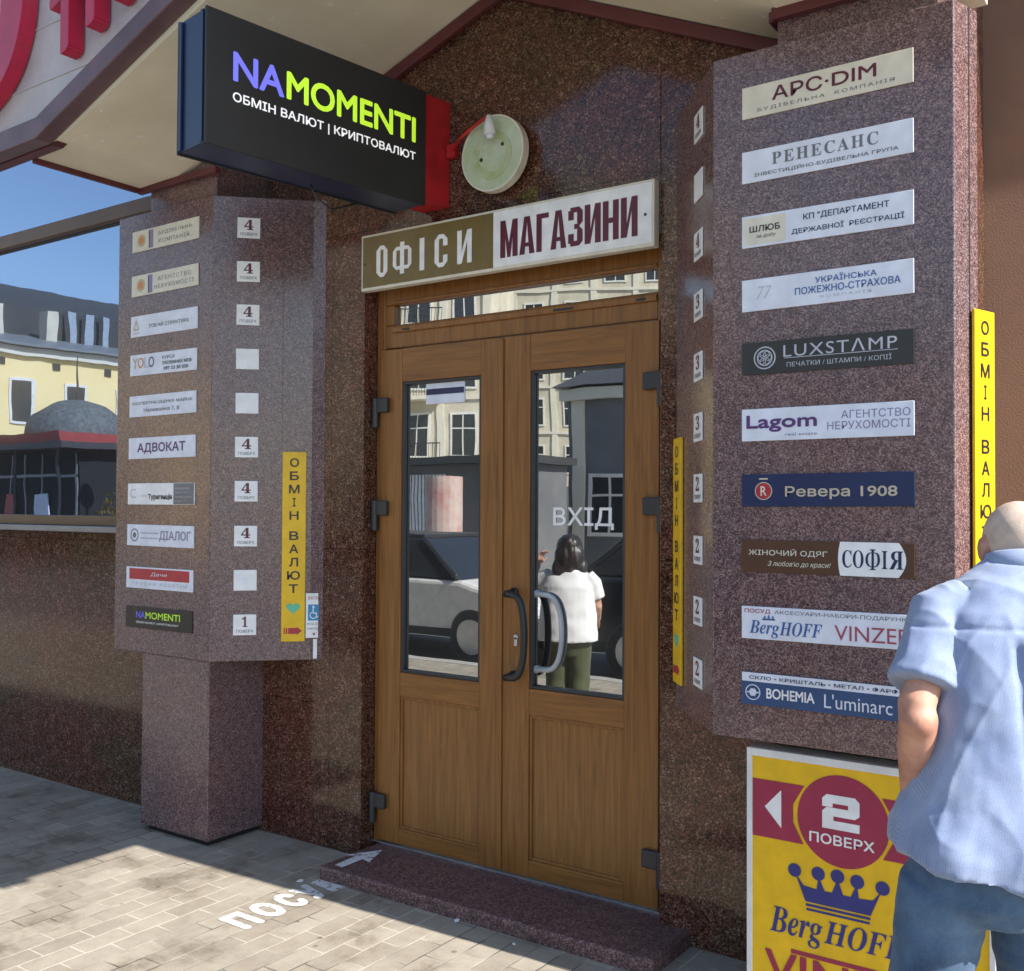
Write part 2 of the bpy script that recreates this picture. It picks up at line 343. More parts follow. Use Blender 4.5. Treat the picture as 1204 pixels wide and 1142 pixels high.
def lettering(parent, mat, lines, y=-0.007, name='lettering'):
    """lines: (text, x0, x1, z0, z1, options)"""
    for L in lines:
        bm = bmesh.new(); add_text(bm, *L[:5], y=y, **(L[5] if len(L) > 5 else {})); o = obj(name, bm, mat, parent)
    return o
SB = lambda s: ''.join(chr(0x1D400 + ord(c) - 65) if 'A' <= c <= 'Z' else chr(0x1D41A + ord(c) - 97) if 'a' <= c <= 'z' else chr(0x1D7CE + ord(c) - 48) if c.isdigit() else c for c in s)   # serif bold letters
SBI = lambda s: ''.join(chr(0x1D468 + ord(c) - 65) if 'A' <= c <= 'Z' else chr(0x1D482 + ord(c) - 97) if 'a' <= c <= 'z' else c for c in s)                                                 # serif bold italic

# ================================================================== SETTING
YW, YL, YD = 3.70, 3.60, 3.81          # entrance wall, window wall, door plane
bm = bmesh.new(); add_box(bm, -16, 9, -1.2, 4.6, -0.4, 0.0); struct('pavement', bm, m_pave)
bm = bmesh.new(); add_box(bm, -600, 600, -600, 600, -0.8, -0.42); struct('ground', bm, m_land)
bm = bmesh.new(); add_box(bm, -60, 40, -9.5, -1.38, -0.41, -0.13); struct('road', bm, m_asph)
bm = bmesh.new(); add_box(bm, -60, 40, -1.38, -1.205, -0.4, 0.003); add_box(bm, -60, 40, -9.7, -9.505, -0.4, 0.003); struct('kerb', bm, m_kerb)
bm = bmesh.new(); add_box(bm, -60, 40, -30, -9.71, -0.41, -0.004); struct('far_pavement', bm, m_kerb)
bm = bmesh.new(); add_box(bm, -60, -16.005, -1.2, 4.6, -0.4, -0.004); struct('square', bm, m_kerb)

# ================================================================== OFFICE BUILDING
bld = thing('office_building', 'red granite office building entrance with brown double doors under a cream gabled porch', 'building')
# --- walls
bm = bmesh.new()
add_box(bm, -4.05, -3.48, YW, YW + 0.3, -0.3, 4.4)                     # left of the door
add_box(bm, -3.48, -1.872, YW, YW + 0.3, 2.80, 4.4)                    # above the door
add_box(bm, -1.872, -0.72, YW, YW + 0.25, -0.3, 4.4)                    # right of the door
add_box(bm, -4.72, -4.05, YW - 0.002, YW + 0.298, -0.3, 4.4)
obj('entrance_wall', bm, m_wall, bld, bevel=0.004)
bm = bmesh.new(); add_box(bm, -14, -4.70, YL, YL + 0.3, -0.3, 1.535)
obj('window_wall', bm, m_wall, bld, bevel=0.004)
bm = bmesh.new(); add_box(bm, -14, -0.72, YW + 0.02, YW + 0.9, 4.4, 13); add_box(bm, -14, -4.72, YL + 0.03, YL + 0.3, 4.35, 4.9)
obj('upper_wall', bm, m_upper, bld)
boxo('cornice_or_shade_ledge', m_upper, bld, -14, 0.0, 2.2, YW + 0.018, 5.25, 5.5, bevel=.02)  # slab added out of view to keep the sun off the projecting lightbox
# --- shop window
win = boxo('window', m_brownbar, bld, -14, -4.74, YL + 0.10, YL + 0.16, 1.54, 1.60)
boxo('pane', m_wglass, win, -14, -4.74, YL + 0.045, YL + 0.055, 1.60, 4.34)
bm = bmesh.new()
add_box(bm, -14, -4.74, YL - 0.005, YL + 0.043, 3.385, 3.47); add_box(bm, -14, -4.74, YL - 0.005, YL + 0.043, 1.575, 1.635)
add_box(bm, -8.2, -8.13, YL - 0.003, YL + 0.043, 1.636, 3.384)
obj('frame', bm, m_brownbar, win, bevel=0.004)
boxo('sill', m_sill, win, -14, -4.72, YL - 0.06, YL + 0.04, 1.537, 1.574, bevel=0.006)

# --- sign pillars (clad boxes on square columns)
def pillar(plan, neck, yc=3.345):
    bm = bmesh.new(); add_prism(bm, plan, 0.925, 3.253)
    o = obj('pillar', bm, m_pyl, bld, bevel=0.004)
    bm = bmesh.new(); add_box(bm, neck[0], neck[1], yc, YW, 0.03, 0.924); obj('column', bm, m_pyl, o, bevel=0.004)
    bm = bmesh.new(); add_box(bm, neck[0] + .03, neck[1] - .03, yc + .03, YW, -.1, 0.0295); obj('column_gap_core', bm, m_dark, o)  # near-black core: the shade of the gap is put into its colour
    bm = bmesh.new(); add_box(bm, neck[0], neck[1], 3.36, YW, 3.254, 4.3); obj('neck', bm, m_pyl, o, bevel=0.004)
    return o
LA, RA = R(45), R(50)
LC, RC = Vector((-4.165, 3.33)), Vector((-1.467, 3.30))
pillar([(-4.95, 3.33), (-4.165, 3.33), (-3.816, 3.679), (-3.745, 3.699), (-4.95, 3.699)], (-4.717, -4.178))
pr = pillar([(-1.467, 3.30), (-0.684, 3.30), (-0.643, 3.427), (-0.70, 3.699), (-1.80, 3.699)], (-1.26, -0.74), 3.47)
j2 = boxo('joint', m_blackm, [o for o in bld.children if o.name.startswith('pillar')][0], .3445, .3465, -.0012, .003, 1.98, 3.25); j2.location = (LC.x, LC.y, 0); j2.rotation_euler = (0, 0, LA)
# thin joint down the sunlit edge of the right pillar
sa = math.atan2(0.127, 0.041)
j = boxo('joint', m_blackm, pr, 0.083, 0.088, -0.0015, 0.003, 0.93, 3.25); j.location = (-0.684, 3.30, 0); j.rotation_euler = (0, 0, sa)

# --- step
bm = bmesh.new(); add_box(bm, -3.43, -1.735, 3.375, YD + 0.02, -0.2, 0.06)
obj('step', bm, m_step, bld, bevel=0.012, bseg=3)
# --- door frame and transom
fl, fr = -3.478, -1.874
bm = bmesh.new()
add_box(bm, fl, -3.425, YD - 0.02, YD + 0.06, 0.061, 2.80); add_box(bm, -1.93, fr, YD - 0.02, YD + 0.06, 0.061, 2.80)
add_box(bm, -3.425, -1.93, YD - 0.02, YD + 0.06, 2.69, 2.80); add_box(bm, -3.425, -1.93, YD - 0.02, YD + 0.06, 2.475, 2.59)
add_box(bm, -3.425, -3.372, YD - 0.018, YD + 0.06, 2.59, 2.69)
dfr = obj('door_frame', bm, m_wood, bld, bevel=0.006)
boxo('transom_pane', m_glass, dfr, -3.372, -1.93, YD + 0.01, YD + 0.02, 2.59, 2.69)
bm = bmesh.new(); add_box(bm, -3.372, -1.93, YD - 0.034, YD - 0.0205, 2.55, 2.578); add_box(bm, -3.372, -1.93, YD - 0.03, YD - 0.0205, 2.692, 2.705)
obj('transom_bead', bm, m_wood, dfr, bevel=0.004)
for x in (-3.30, -2.43, -2.02): boxo('drain_cap', m_black, dfr, x, x + (0.10 if x == -2.43 else 0.04), YD - 0.037, YD - 0.0345, 2.556, 2.566)
boxo('threshold', m_steel, dfr, fl, fr, YD - 0.035, YD - 0.021, 0.0605, 0.068)
# --- door leaves
def leaf(x0, x1, gx0, gx1, hinge_side):
    y0, y1 = YD - 0.036, YD + 0.03
    zb, zt = 0.075, 2.468
    gz0, gz1, pz0, pz1 = 0.90, 2.305, 0.15, 0.785
    bm = bmesh.new()
    add_box(bm, x0, gx0, y0, y1, zb, zt); add_box(bm, gx1, x1, y0, y1, zb, zt)
    lf = obj('door_leaf', bm, m_wood, bld, bevel=0.003)
    for za, zb_ in ((gz1, zt), (pz1, gz0), (zb, pz0)): boxo('rail', m_woodh, lf, gx0 + .0004, gx1 - .0004, y0 + .0006, y1, za, zb_, bevel=.003)
    boxo('glass_pane', m_glass, lf, gx0, gx1, YD - 0.008, YD + 0.002, gz0, gz1)
    b_ = 0.014
    for nm, (a, c) in dict(glazing_bead=(gz0, gz1), panel_bead=(pz0, pz1)).items():
        bm = bmesh.new(); ya, yb = y0 + 0.006, YD - 0.009
        add_box(bm, gx0, gx0 + b_, ya, yb, a, c); add_box(bm, gx1 - b_, gx1, ya, yb, a, c)
        add_box(bm, gx0 + b_, gx1 - b_, ya, yb, a, a + b_); add_box(bm, gx0 + b_, gx1 - b_, ya, yb, c - b_, c)
        obj(nm, bm, m_wood if nm == 'panel_bead' else m_blackm, lf, bevel=0.003)
    boxo('lower_panel', m_wood2, lf, gx0 + b_, gx1 - b_, YD - 0.02, YD + 0.0, pz0 + b_, pz1 - b_)
    s = 1 if hinge_side == 'l' else -1; hx = x0 - 0.006 if s > 0 else x1 + 0.006
    for hz in ((2.19, 1.685, 0.262) if s > 0 else (2.213, 1.70, 0.273)):
        bm = bmesh.new()
        add_box(bm, min(hx - s * 0.012, hx + s * 0.07), max(hx - s * 0.012, hx + s * 0.07), y0 - 0.026, y0 - 0.001, hz - 0.03, hz + 0.042)
        add_tube(bm, [(hx - s * 0.012, y0 - 0.016, hz - 0.105), (hx - s * 0.012, y0 - 0.016, hz + 0.045)], 0.017, 14)
        obj('hinge', bm, m_blackm, lf, bevel=0.006, bseg=3)
    return lf
leafA = leaf(-3.440, -2.703, -3.300, -2.822, 'l')
leafB = leaf(-2.697, -1.915, -2.548, -2.072, 'r')
boxo('meeting_strip', m_wood, leafA, -2.722, -2.690, YD - 0.046, YD - 0.037, 0.08, 2.46, bevel=0.004)
def arc_handle(name, mat, parent, x, y, bow, stand, z0, z1, r):
    c = bmesh.new(); pts = [(x, y + stand, z0), (x, y + 0.012, z0 + 0.0)]
    n = 16
    for k in range(n + 1):
        t = k / n; a = math.pi * t
        e = min(1, math.sin(a) ** 0.45 if 0 < t < 1 else 0)
        pts.append((x + bow * e, y, z0 + (z1 - z0) * (0.5 - 0.5 * math.cos(a))))
    pts += [(x, y + 0.012, z1), (x, y + stand, z1)]
    add_tube(c, pts, r, 14)
    for z in (z0, z1): add_tube(c, [(x, y + stand - 0.012, z), (x, y + stand, z)], r * 1.45, 16)
    return obj(name, c, mat, parent, smooth=True)
arc_handle('pull_handle', m_black, leafB, -2.628, 3.706, 0.10, 0.067, 0.95, 1.318, 0.016)
bm = bmesh.new(); add_disc(bm, -2.617, 1.122, 0.012, YD - 0.043, YD - 0.0365, 20); add_box(bm, -2.626, -2.608, YD - 0.043, YD - 0.0365, 1.083, 1.122)
obj('lock_cylinder', bm, m_steel, leafB, bevel=0.002)
arc_handle('grey_bow', m_sillp, leafB, -2.522, YD - 0.0215, 0.135, 0.0125, 0.985, 1.318, 0.0115)  # pale grey D-shaped bow set close on the glass
lettering(leafB, P['white'], [('ВХІД', -2.441, -2.138, 1.605, 1.70, dict(bold=0.018))], y=YD - 0.0105, name='door_lettering')
st = boxo('notice_sticker', P['cool'], leafA, -3.168, -2.935, YD - 0.0115, YD - 0.0085, 2.19, 2.288)
bm = bmesh.new(); add_box(bm, -3.165, -2.938, YD - 0.0135, YD - 0.0118, 2.234, 2.262); obj('sticker_band', bm, P['navy'], st)

# --- porch roof
prof = [(-4.77, 3.39), (-4.45, 3.40), (-2.64, 4.03), (-1.25, 3.39), (-0.66, 3.387)]
YF = 2.65
bm = bmesh.new(); add_prism(bm, prof + [(x, z + 0.12) for x, z in prof[::-1]], YF + 0.03, YW - 0.003, 'y')
porch = obj('porch_roof', bm, m_soffit, bld)
bm = bmesh.new()
fp = [(-5.6, 3.395), (-4.52, 3.415), (-2.64, 4.10), (-1.22, 3.40), (-0.66, 3.375)]
add_prism(bm, [(x, z - 0.025) for x, z in fp] + [(x, z + 0.075) for x, z in fp[::-1]], YF - 0.055, YF + 0.03, 'y')
obj('porch_frame', bm, m_plum, porch, bevel=0.006)
bm = bmesh.new()
add_prism(bm, [(x, z - 0.03) for x, z in fp] + [(x, z + 0.01) for x, z in fp[::-1]], YF + 0.031, YF + 0.085, 'y')
obj('frame_lining', bm, m_maroon, porch)
bm = bmesh.new()
add_prism(bm, [(x, z + 0.076) for x, z in fp] + [(-0.66, 5.0), (-5.6, 5.0)], YF - 0.02, YF + 0.02, 'y')
for k in range(5):                                                    # sheet seams
    z = 3.66 + 0.26 * k; t = max(0, (z - 3.46) / 0.351); xr = min(-2.64, -4.45 + t) - 0.03
    add_box(bm, -5.6, xr, YF - 0.0245, YF - 0.0205, z, z + 0.008)
fascia = obj('fascia_panel', bm, m_whitepan, porch)
bm = bmesh.new()
add_text(bm, 'О', -5.60, -4.55, 3.575, 4.60, y=YF - 0.03, depth=0.075, bold=0.03)
add_text(bm, 'Т', -4.33, -4.09, 3.665, 3.975, y=YF - 0.03, depth=0.075, bold=0.05, rise=0.33)
add_text(bm, 'П', -4.05, -3.79, 3.765, 4.075, y=YF - 0.03, depth=0.075, bold=0.05, rise=0.33)
add_text(bm, 'О', -3.75, -3.45, 3.87, 4.20, y=YF - 0.03, depth=0.075, bold=0.05, rise=0.33)
obj('fascia_letter', bm, m_redlet, porch)
# maroon trims where the soffit ends
bm = bmesh.new()
def rail(bm, pts, y0, y1, h0, h1): add_prism(bm, [(x, z + h0) for x, z in pts] + [(x, z + h1) for x, z in pts[::-1]], y0, y1, 'y')
rail(bm, [(-4.178, 3.475), (-2.64, 4.012), (-1.262, 3.38)], YW - 0.035, YW - 0.004, -0.045, 0.012)
rail(bm, [(-4.79, 3.385), (-4.15, 3.388)], 3.325, 3.358, -0.022, 0.012)
rail(bm, [(-1.27, 3.385), (-0.66, 3.382)], 3.325, 3.358, -0.03, 0.012)
add_box(bm, -4.795, -4.765, YF + 0.09, 3.324, 3.366, 3.41)
add_box(bm, -1.292, -1.263, 3.359, YW - 0.036, 3.362, 3.40)
obj('soffit_trim', bm, m_maroon, porch, bevel=0.004)

# ================================================================== SIGN PLATES ON THE PILLARS
def plate(cx, cy, cz, rz, wd, ht, mat, label, group, cat='sign', name='sign_plate', th=0.006, bevel=0.0015):
    bm = bmesh.new(); add_box(bm, -wd / 2, wd / 2, -th, -0.0004, -ht / 2, ht / 2)
    o = obj(name, bm, mat, bevel=bevel); o.location = (cx, cy, cz); o.rotation_euler = (0, R(random.uniform(-.35, .35)), rz)
    return tag(o, label, cat, group)
def uv(wd, ht):
    def f(t, u0, u1, v0, v1, **k): return (t, -wd / 2 + wd * u0, -wd / 2 + wd * u1, -ht / 2 + ht * v0, -ht / 2 + ht * v1, k)
    return f
def rect(parent, mat, wd, ht, u0, u1, v0, v1, name='printed_field', y0=-0.0068, y1=-0.0062):
    return boxo(name, mat, parent, -wd / 2 + wd * u0, -wd / 2 + wd * u1, y0, y1, -ht / 2 + ht * v0, -ht / 2 + ht * v1)
ZR = [3.076, 2.856, 2.634, 2.419, 2.203, 1.98, 1.761, 1.541, 1.319, 1.098]
WR, HR = 0.56, 0.108
u = uv(WR, HR)
gR = 'company plates on the front of the right pillar'
def rp(i, mat, label): return plate(-1.08, 3.30, ZR[i], 0, WR, HR, mat, label, gR)
p = rp(0, P['cream'], 'cream plate with bold maroon capitals, topmost on the right pillar')
lettering(p, P['maroon'], [u('АРС·DIM', .19, .80, .40, .84, bold=0.02)]); lettering(p, P['grey'], [u('БУДІВЕЛЬНА  КОМПАНІЯ', .10, .90, .13, .26, spacing=1.3)], name='small_lettering')
p = rp(1, P['cool'], 'pale plate with spaced grey serif capitals, second from the top on the right pillar')
lettering(p, P['grey'], [u(SB('PEHECAHC'), .19, .81, .44, .82, bold=-0.012, spacing=1.25), u('ІНВЕСТИЦІЙНО-БУДІВЕЛЬНА ГРУПА', .08, .92, .14, .30, bold=0.012)])
p = rp(2, P['cool'], 'pale plate with a beige sticker on its left end on the right pillar')
lettering(p, P['navy'], [u('КП "ДЕПАРТАМЕНТ', .38, .87, .58, .80, bold=0.012), u('ДЕРЖАВНОЇ  РЕЄСТРАЦІЇ', .31, .95, .20, .42, bold=0.012)])
rect(p, P['cream'], WR, HR, .01, .275, .08, .92); lettering(p, P['black'], [u('ШЛЮБ', .05, .24, .46, .66, bold=0.03), u('за добу', .09, .21, .24, .38, shear=0.25)], y=-0.0078, name='sticker_lettering')
p = rp(3, P['cool'], 'pale plate with two lines of blue capitals on the right pillar')
lettering(p, P['blue'], [u('УКРАЇНСЬКА', .45, .80, .64, .86, bold=0.015), u('ПОЖЕЖНО-СТРАХОВА', .33, .93, .34, .56, bold=0.015)])
lettering(p, P['lgrey'], [u('КОМПАНІЯ', .48, .77, .17, .26, spacing=1.4), u('7', .09, .13, .35, .75, shear=.2), u('7', .135, .175, .35, .75, shear=.2)], name='small_lettering')
p = rp(4, P['charcoal'], 'black plate with thin white lettering and a ring emblem on the right pillar')
lettering(p, P['lgrey'], [u('LUXSTΛMP', .26, .91, .48, .86, bold=-0.006, spacing=1.15), u('ПЕЧАТКИ / ШТАМПИ / КОПІЇ', .28, .88, .17, .35)])
bm = bmesh.new(); add_ringflat(bm, -0.199, 0, .034, .038, -.0072, -.0062); add_ringflat(bm, -.199, 0, .024, .027, -.0072, -.0062)
for k in range(6):
    a = k * math.pi / 3; add_ringflat(bm, -.199 + .013 * math.cos(a), .013 * math.sin(a), .009, .0112, -.0072, -.0062, 14)
add_box(bm, -.132, .232, -.0072, -.0062, -.0065, -.0045); obj('emblem', bm, P['lgrey'], p)
p = rp(5, P['cool'], 'pale lilac plate with a big purple word at its left on the right pillar')
lettering(p, P['purple'], [u('Lagom', .03, .46, .26, .80, bold=0.035)]); lettering(p, P['lav'], [u('АГЕНТСТВО', .60, .98, .58, .82), u('НЕРУХОМОСТІ', .52, .98, .26, .50), u('real estate', .27, .46, .13, .22)], name='small_lettering')
p = rp(6, P['navy'], 'navy plate with beige lettering and a round red emblem on the right pillar')
lettering(p, P['gold'], [u('Ревера 1908', .27, .91, .22, .62, bold=0.022)])
bm = bmesh.new(); add_disc(bm, -.203, -.002, .026, -.0072, -.0062); obj('emblem', bm, P['red'], p)
bm = bmesh.new(); add_ringflat(bm, -.203, -.002, .027, .030, -.0074, -.0062); add_box(bm, -.218, -.188, -.0072, -.0062, .036, .041); obj('emblem_ring', bm, P['gold'], p)
lettering(p, P['cream'], [('R', -.213, -.192, -.018, .014, dict(bold=0.02))], y=-.0078, name='emblem_letter')
p = rp(7, P['brown'], 'brown plate with a white panel at its right end on the right pillar')
lettering(p, P['cream'], [u('ЖІНОЧИЙ ОДЯГ', .045, .52, .50, .74, bold=0.01), u("З любов'ю до краси!", .16, .53, .17, .36, shear=0.3)])
bm = bmesh.new(); xs = [(.593 + .012 * (1 - (2 * t - 1) ** 2) * -1, t) for t in [k / 10 for k in range(11)]]; xe = [(.915 + .04 * (1 - (2 * t - 1) ** 2), t) for t in [1 - k / 10 for k in range(11)]]
add_prism(bm, [(-WR / 2 + WR * a, -HR / 2 + HR * b_) for a, b_ in xs + xe], -.0068, -.0062, 'y'); obj('white_panel', bm, P['white'], p)
lettering(p, P['navy'], [u(SB('CO'), .605, .725, .24, .76, bold=-.008), u('\U0001D6BD', .735, .815, .20, .80, bold=-.008), u(SB('I'), .825, .855, .24, .76, bold=-.008), u(SB('R'), .865, .94, .24, .76, flip=True, bold=-.008)], y=-.0078)
p = rp(8, P['cool'], 'white plate with a small blue crown and pink lettering on the right pillar')
lettering(p, P['rose'], [u('ПОСУД', .02, .18, .78, .93, bold=.02), u('VINZER', .56, .98, .14, .58, bold=0.0)]); lettering(p, P['grey'], [u('АКСЕСУАРИ-НАБОРИ-ПОДАРУНКИ', .205, .99, .78, .92)], name='small_lettering')
lettering(p, P['blue'], [u(SBI('Berg'), .05, .235, .06, .58), u(SBI('HOFF'), .235, .49, .16, .58), u('^', .135, .155, .60, .74, bold=.04), u('^', .16, .18, .60, .76, bold=.04), u('^', .185, .205, .60, .74, bold=.04), u('_', .13, .21, .60, .64, bold=.03)], name='blue_lettering')
p = rp(9, P['steelblue'], 'blue plate with a white strip along its top, lowest on the right pillar')
rect(p, P['cool'], WR, HR, 0.003, .997, .72, .99); lettering(p, P['navy'], [u('СКЛО • КРИШТАЛЬ • МЕТАЛ • ФАРФОР', .05, .98, .79, .91, bold=.012)], y=-.0078)
lettering(p, P['white'], [u('BOHEMIA', .155, .445, .24, .56, bold=.03)]); lettering(p, P['cool'], [u("L'uminarc", .50, .88, .16, .58, bold=-.004)], name='thin_lettering')
bm = bmesh.new(); add_ringflat(bm, -.24, -.012, .023, .026, -.0072, -.0062); add_disc(bm, -.24, -.012, .014, -.0072, -.0062, 6); add_box(bm, -.262, -.218, -.0074, -.0062, -.014, -.010); obj('emblem', bm, P['cool'], p)

# left pillar, front face
ZL = [3.106, 2.868, 2.65, 2.442, 2.224, 2.001, 1.759, 1.541, 1.318, 1.111]
WL, HL = 0.553, 0.112
u = uv(WL, HL)
gL = 'company plates on the front of the left pillar'
def lp(i, mat, label): return plate(-4.546 - 0.002 * i, 3.33, ZL[i] if i < 9 else 1.111, 0, WL, HL, mat, label, gL)
def emblem_tan(p):
    rect(p, P['cream'], WL, HL, .01, .27, .05, .95); bm = bmesh.new(); add_disc(bm, -.195, 0, .034, -.0078, -.0069); obj('emblem', bm, P['tan'], p)
    bm = bmesh.new(); add_disc(bm, -.195, 0, .02, -.0086, -.0079); obj('emblem_core', bm, P['orange'], p); rect(p, P['lav'], WL, HL, .26, .325, .08, .92, name='emblem_edge')
for i, (a, c, lab) in enumerate([('БУДІВЕЛЬНА', 'КОМПАНІЯ', 'cream plate with a tan emblem, topmost on the front of the left pillar'), ('АГЕНТСТВО', 'НЕРУХОМОСТІ', 'cream plate with a tan emblem, second from the top on the left pillar')]):
    p = lp(i, P['cream'], lab); emblem_tan(p)
    lettering(p, P['grey'], [u(a, .41, .90, .56, .76, spacing=1.25), u(c, .41 if i == 0 else .36, .86 if i == 0 else .94, .20, .40, spacing=1.25)])
p = lp(2, P['cool'], 'pale plate with a small triangle emblem at its left end on the left pillar')
lettering(p, P['grey'], [u('ТОВ АЙ СТРУКТУРА', .28, .88, .36, .58, bold=.015)]); lettering(p, P['tan'], [u('Δ', .04, .13, .32, .78), u('____', .03, .14, .16, .19)], name='emblem')
p = lp(3, P['cool'], 'pale plate with a multicoloured round logo word and three short lines on the left pillar')
for ch, a, m_ in (('Y', .04, 'tan'), ('O', .125, 'orange'), ('L', .215, 'lgrey'), ('O', .29, 'steelblue')): lettering(p, P[m_], [u(ch, a, a + .085, .34, .84, bold=.01)], name='logo_letter')
lettering(p, P['black'], [u('КУРСИ', .50, .68, .66, .82), u('ІНОЗЕМНИХ МОВ', .50, .93, .40, .56, bold=.03), u('097 33 30 030', .52, .88, .14, .30, bold=.03)])
p = lp(4, P['cool'], 'pale plate with two lines of grey lettering, fifth down on the left pillar')
lettering(p, P['grey'], [u('ЕКСПЕРТНА ОЦІНКА МАЙНА', .05, .95, .54, .74, bold=.012), u('Наливайка 7, 8', .23, .76, .18, .40, bold=.012)])
p = lp(5, P['cool'], 'pale plate with one large dark word in capitals on the left pillar')
lettering(p, P['purple'], [u('АДВОКАТ', .14, .86, .22, .74, bold=.03)])
p = lp(6, P['white'], 'white plate with a dark block at its right end on the left pillar')
lettering(p, P['charcoal'], [u('Турагенція', .32, .68, .18, .50, bold=.045)]); lettering(p, P['lgrey'], [u('мрія', .19, .30, .34, .46), u('C', .04, .13, .30, .74)], name='small_lettering')
rect(p, P['grey'], WL, HL, .70, .995, .02, .98); lettering(p, P['lgrey'], [u('авіаквитки', .73, .92, .70, .82), u('туристичні', .73, .93, .50, .62), u('та візові послуги', .73, .97, .30, .42), u('оформлення', .73, .88, .10, .22)], y=-.0078, name='block_lettering')
p = lp(7, P['cool'], 'pale plate with a round crest at its left end on the left pillar')
lettering(p, P['lav'], [u('ДІАЛОГ', .50, .96, .24, .74, bold=.02), u('юридична компанія', .22, .48, .56, .66), u('адвокатське бюро', .22, .48, .32, .42)])
bm = bmesh.new(); add_ringflat(bm, -.21, 0, .028, .034, -.0072, -.0062); add_disc(bm, -.21, 0, .015, -.0072, -.0062, 8); obj('crest', bm, P['grey'], p)
p = lp(8, P['cool'], 'pale plate with a red band across its upper half on the left pillar')
rect(p, P['red'], WL, HL, .05, .95, .42, .93); lettering(p, P['cool'], [u('Дачи', .38, .62, .58, .78, shear=.3)], y=-.0078); lettering(p, P['lgrey'], [u('ПРОДАЖ КВАРТИР', .09, .93, .12, .32, spacing=1.3)], name='small_lettering')
p = lp(9, P['black'], 'black plate with blue and lime lettering, lowest on the front of the left pillar')
lettering(p, P['violet'], [u('NA', .17, .31, .46, .78, bold=.03)]); lettering(p, P['lime'], [u('MOMENTI', .315, .83, .46, .78, bold=.03)], name='lime_lettering'); lettering(p, P['white'], [u('ОБМІН ВАЛЮТ | КРИПТОВАЛЮТ', .17, .81, .20, .32, bold=.02)], name='white_lettering')

# floor number plates on the canted faces
ZN = [3.095, 2.875, 2.657, 2.435, 2.213, 1.993, 1.772, 1.548, 1.328, 1.106]
def cant(c, ang, sgn, d, off): return (c.x + sgn * d * math.cos(ang) - (-sgn) * -off * 0, c.y + d * math.sin(ang))
def number_plates(c, ang, sgn, rz, vals, labels, group, d0):
    x, y = cant(c, ang, sgn, d0, 0); w_, h_ = 0.112, 0.103; q = uv(w_, h_)
    for v, z, lab in zip(vals, ZN, labels):
        p = plate(x, y, z, rz, w_, h_, P['white'], lab, group, 'sign', 'floor_plate', th=0.005)
        if v is None: continue
        if v == '#':
            lettering(p, P['cool'], [q('#', .36, .66, .24, .66)], y=-.0058); continue
        lettering(p, P['maroon'], [q(SB(v), .30 if v != '1' else .38, .70 if v != '1' else .62, .40, .90, bold=.01)], y=-.0058)
        lettering(p, P['grey'], [q('ПОВЕРХ', .14, .88, .12, .27, bold=.01)], y=-.0058, name='small_lettering')
nth = ['topmost', 'second', 'third', 'fourth', 'fifth', 'sixth', 'seventh', 'eighth', 'ninth', 'lowest']
Lv = ['4', '4', '4', None, None, '4', '4', '4', '#', '1']
Ll = ['white plate with a maroon 4, topmost on the canted face of the left pillar', 'white plate with a maroon 4, second from the top on the left pillar', 'white plate with a maroon 4 just above two blank plates on the left pillar',
      'blank white plate directly under three number 4 plates on the left pillar', 'blank white plate directly above the lower three number 4 plates on the left pillar', 'white plate with a maroon 4 just below two blank plates on the left pillar',
      'white plate with a maroon 4, middle of the lower three on the left pillar', 'white plate with a maroon 4 above the faded plate on the left pillar', 'nearly blank white plate with a faint pale print on the left pillar', 'white plate with a maroon 1, lowest on the left pillar']
number_plates(LC, LA, 1, LA, Lv, Ll, 'floor number plates on the left pillar', 0.173)
Rv = ['4', None, '4', '3', '3', '3', '2', '2', '2', '2']
Rl = ['narrow seen white plate with a 4, topmost on the canted face of the right pillar', 'blank white plate on the canted face of the right pillar', 'white plate with a 4 just under the blank plate of the right pillar',
      'white plate with a 3, upper of the three on the right pillar', 'white plate with a 3, middle of the three on the right pillar', 'white plate with a 3, lowest of the three on the right pillar',
      'white plate with a 2, uppermost of the four on the right pillar', 'white plate with a 2, second of the four on the right pillar', 'white plate with a 2, third of the four on the right pillar', 'white plate with a 2, lowest on the canted face of the right pillar']
number_plates(RC, RA, -1, -RA, Rv, Rl, 'floor number plates on the right pillar', 0.182)

# vertical yellow strip signs
def strip(x, y, z0, z1, rz, label, wd=0.117, marks=True):
    h = z1 - z0
    bm = bmesh.new(); add_box(bm, -wd / 2, wd / 2, -.011, -.0006, 0, h)
    o = obj('strip_sign', bm, P['yellow'], bevel=.002); o.location = (x, y, z0); o.rotation_euler = (0, 0, rz); tag(o, label, 'sign', 'yellow vertical strip signs')
    ls = []; z = h - 0.032
    for ch in 'ОБМІН ВАЛЮТ':
        if ch == ' ': z -= 0.035; continue
        hw = {'І': .007, 'М': .026, 'Ю': .032}.get(ch, .0225)
        ls.append((ch, -hw, hw, z - .044, z, dict(bold=.03))); z -= 0.0665
    lettering(o, P['black'], ls, y=-.0122)
    if marks:
        bm = bmesh.new(); n = 24
        add_prism(bm, [(.034 * (16 * math.sin(t) ** 3) / 16, .168 + .030 * (13 * math.cos(t) - 5 * math.cos(2 * t) - 2 * math.cos(3 * t) - math.cos(4 * t)) / 16) for t in [2 * math.pi * k / n for k in range(n)]], -.0124, -.0112, 'y')
        obj('heart_mark', bm, P['teal'], o)
        bm = bmesh.new()
        for a, b_ in ((-.046, -.040), (-.036, -.028)): add_box(bm, a, b_, -.0124, -.0112, .038, .068)
        add_prism(bm, [(-.024, .038), (.018, .038), (.018, .032), (.044, .053), (.018, .074), (.018, .068), (-.024, .068)], -.0124, -.0112, 'y')
        obj('arrow_mark', bm, P['red'], o)
    return o
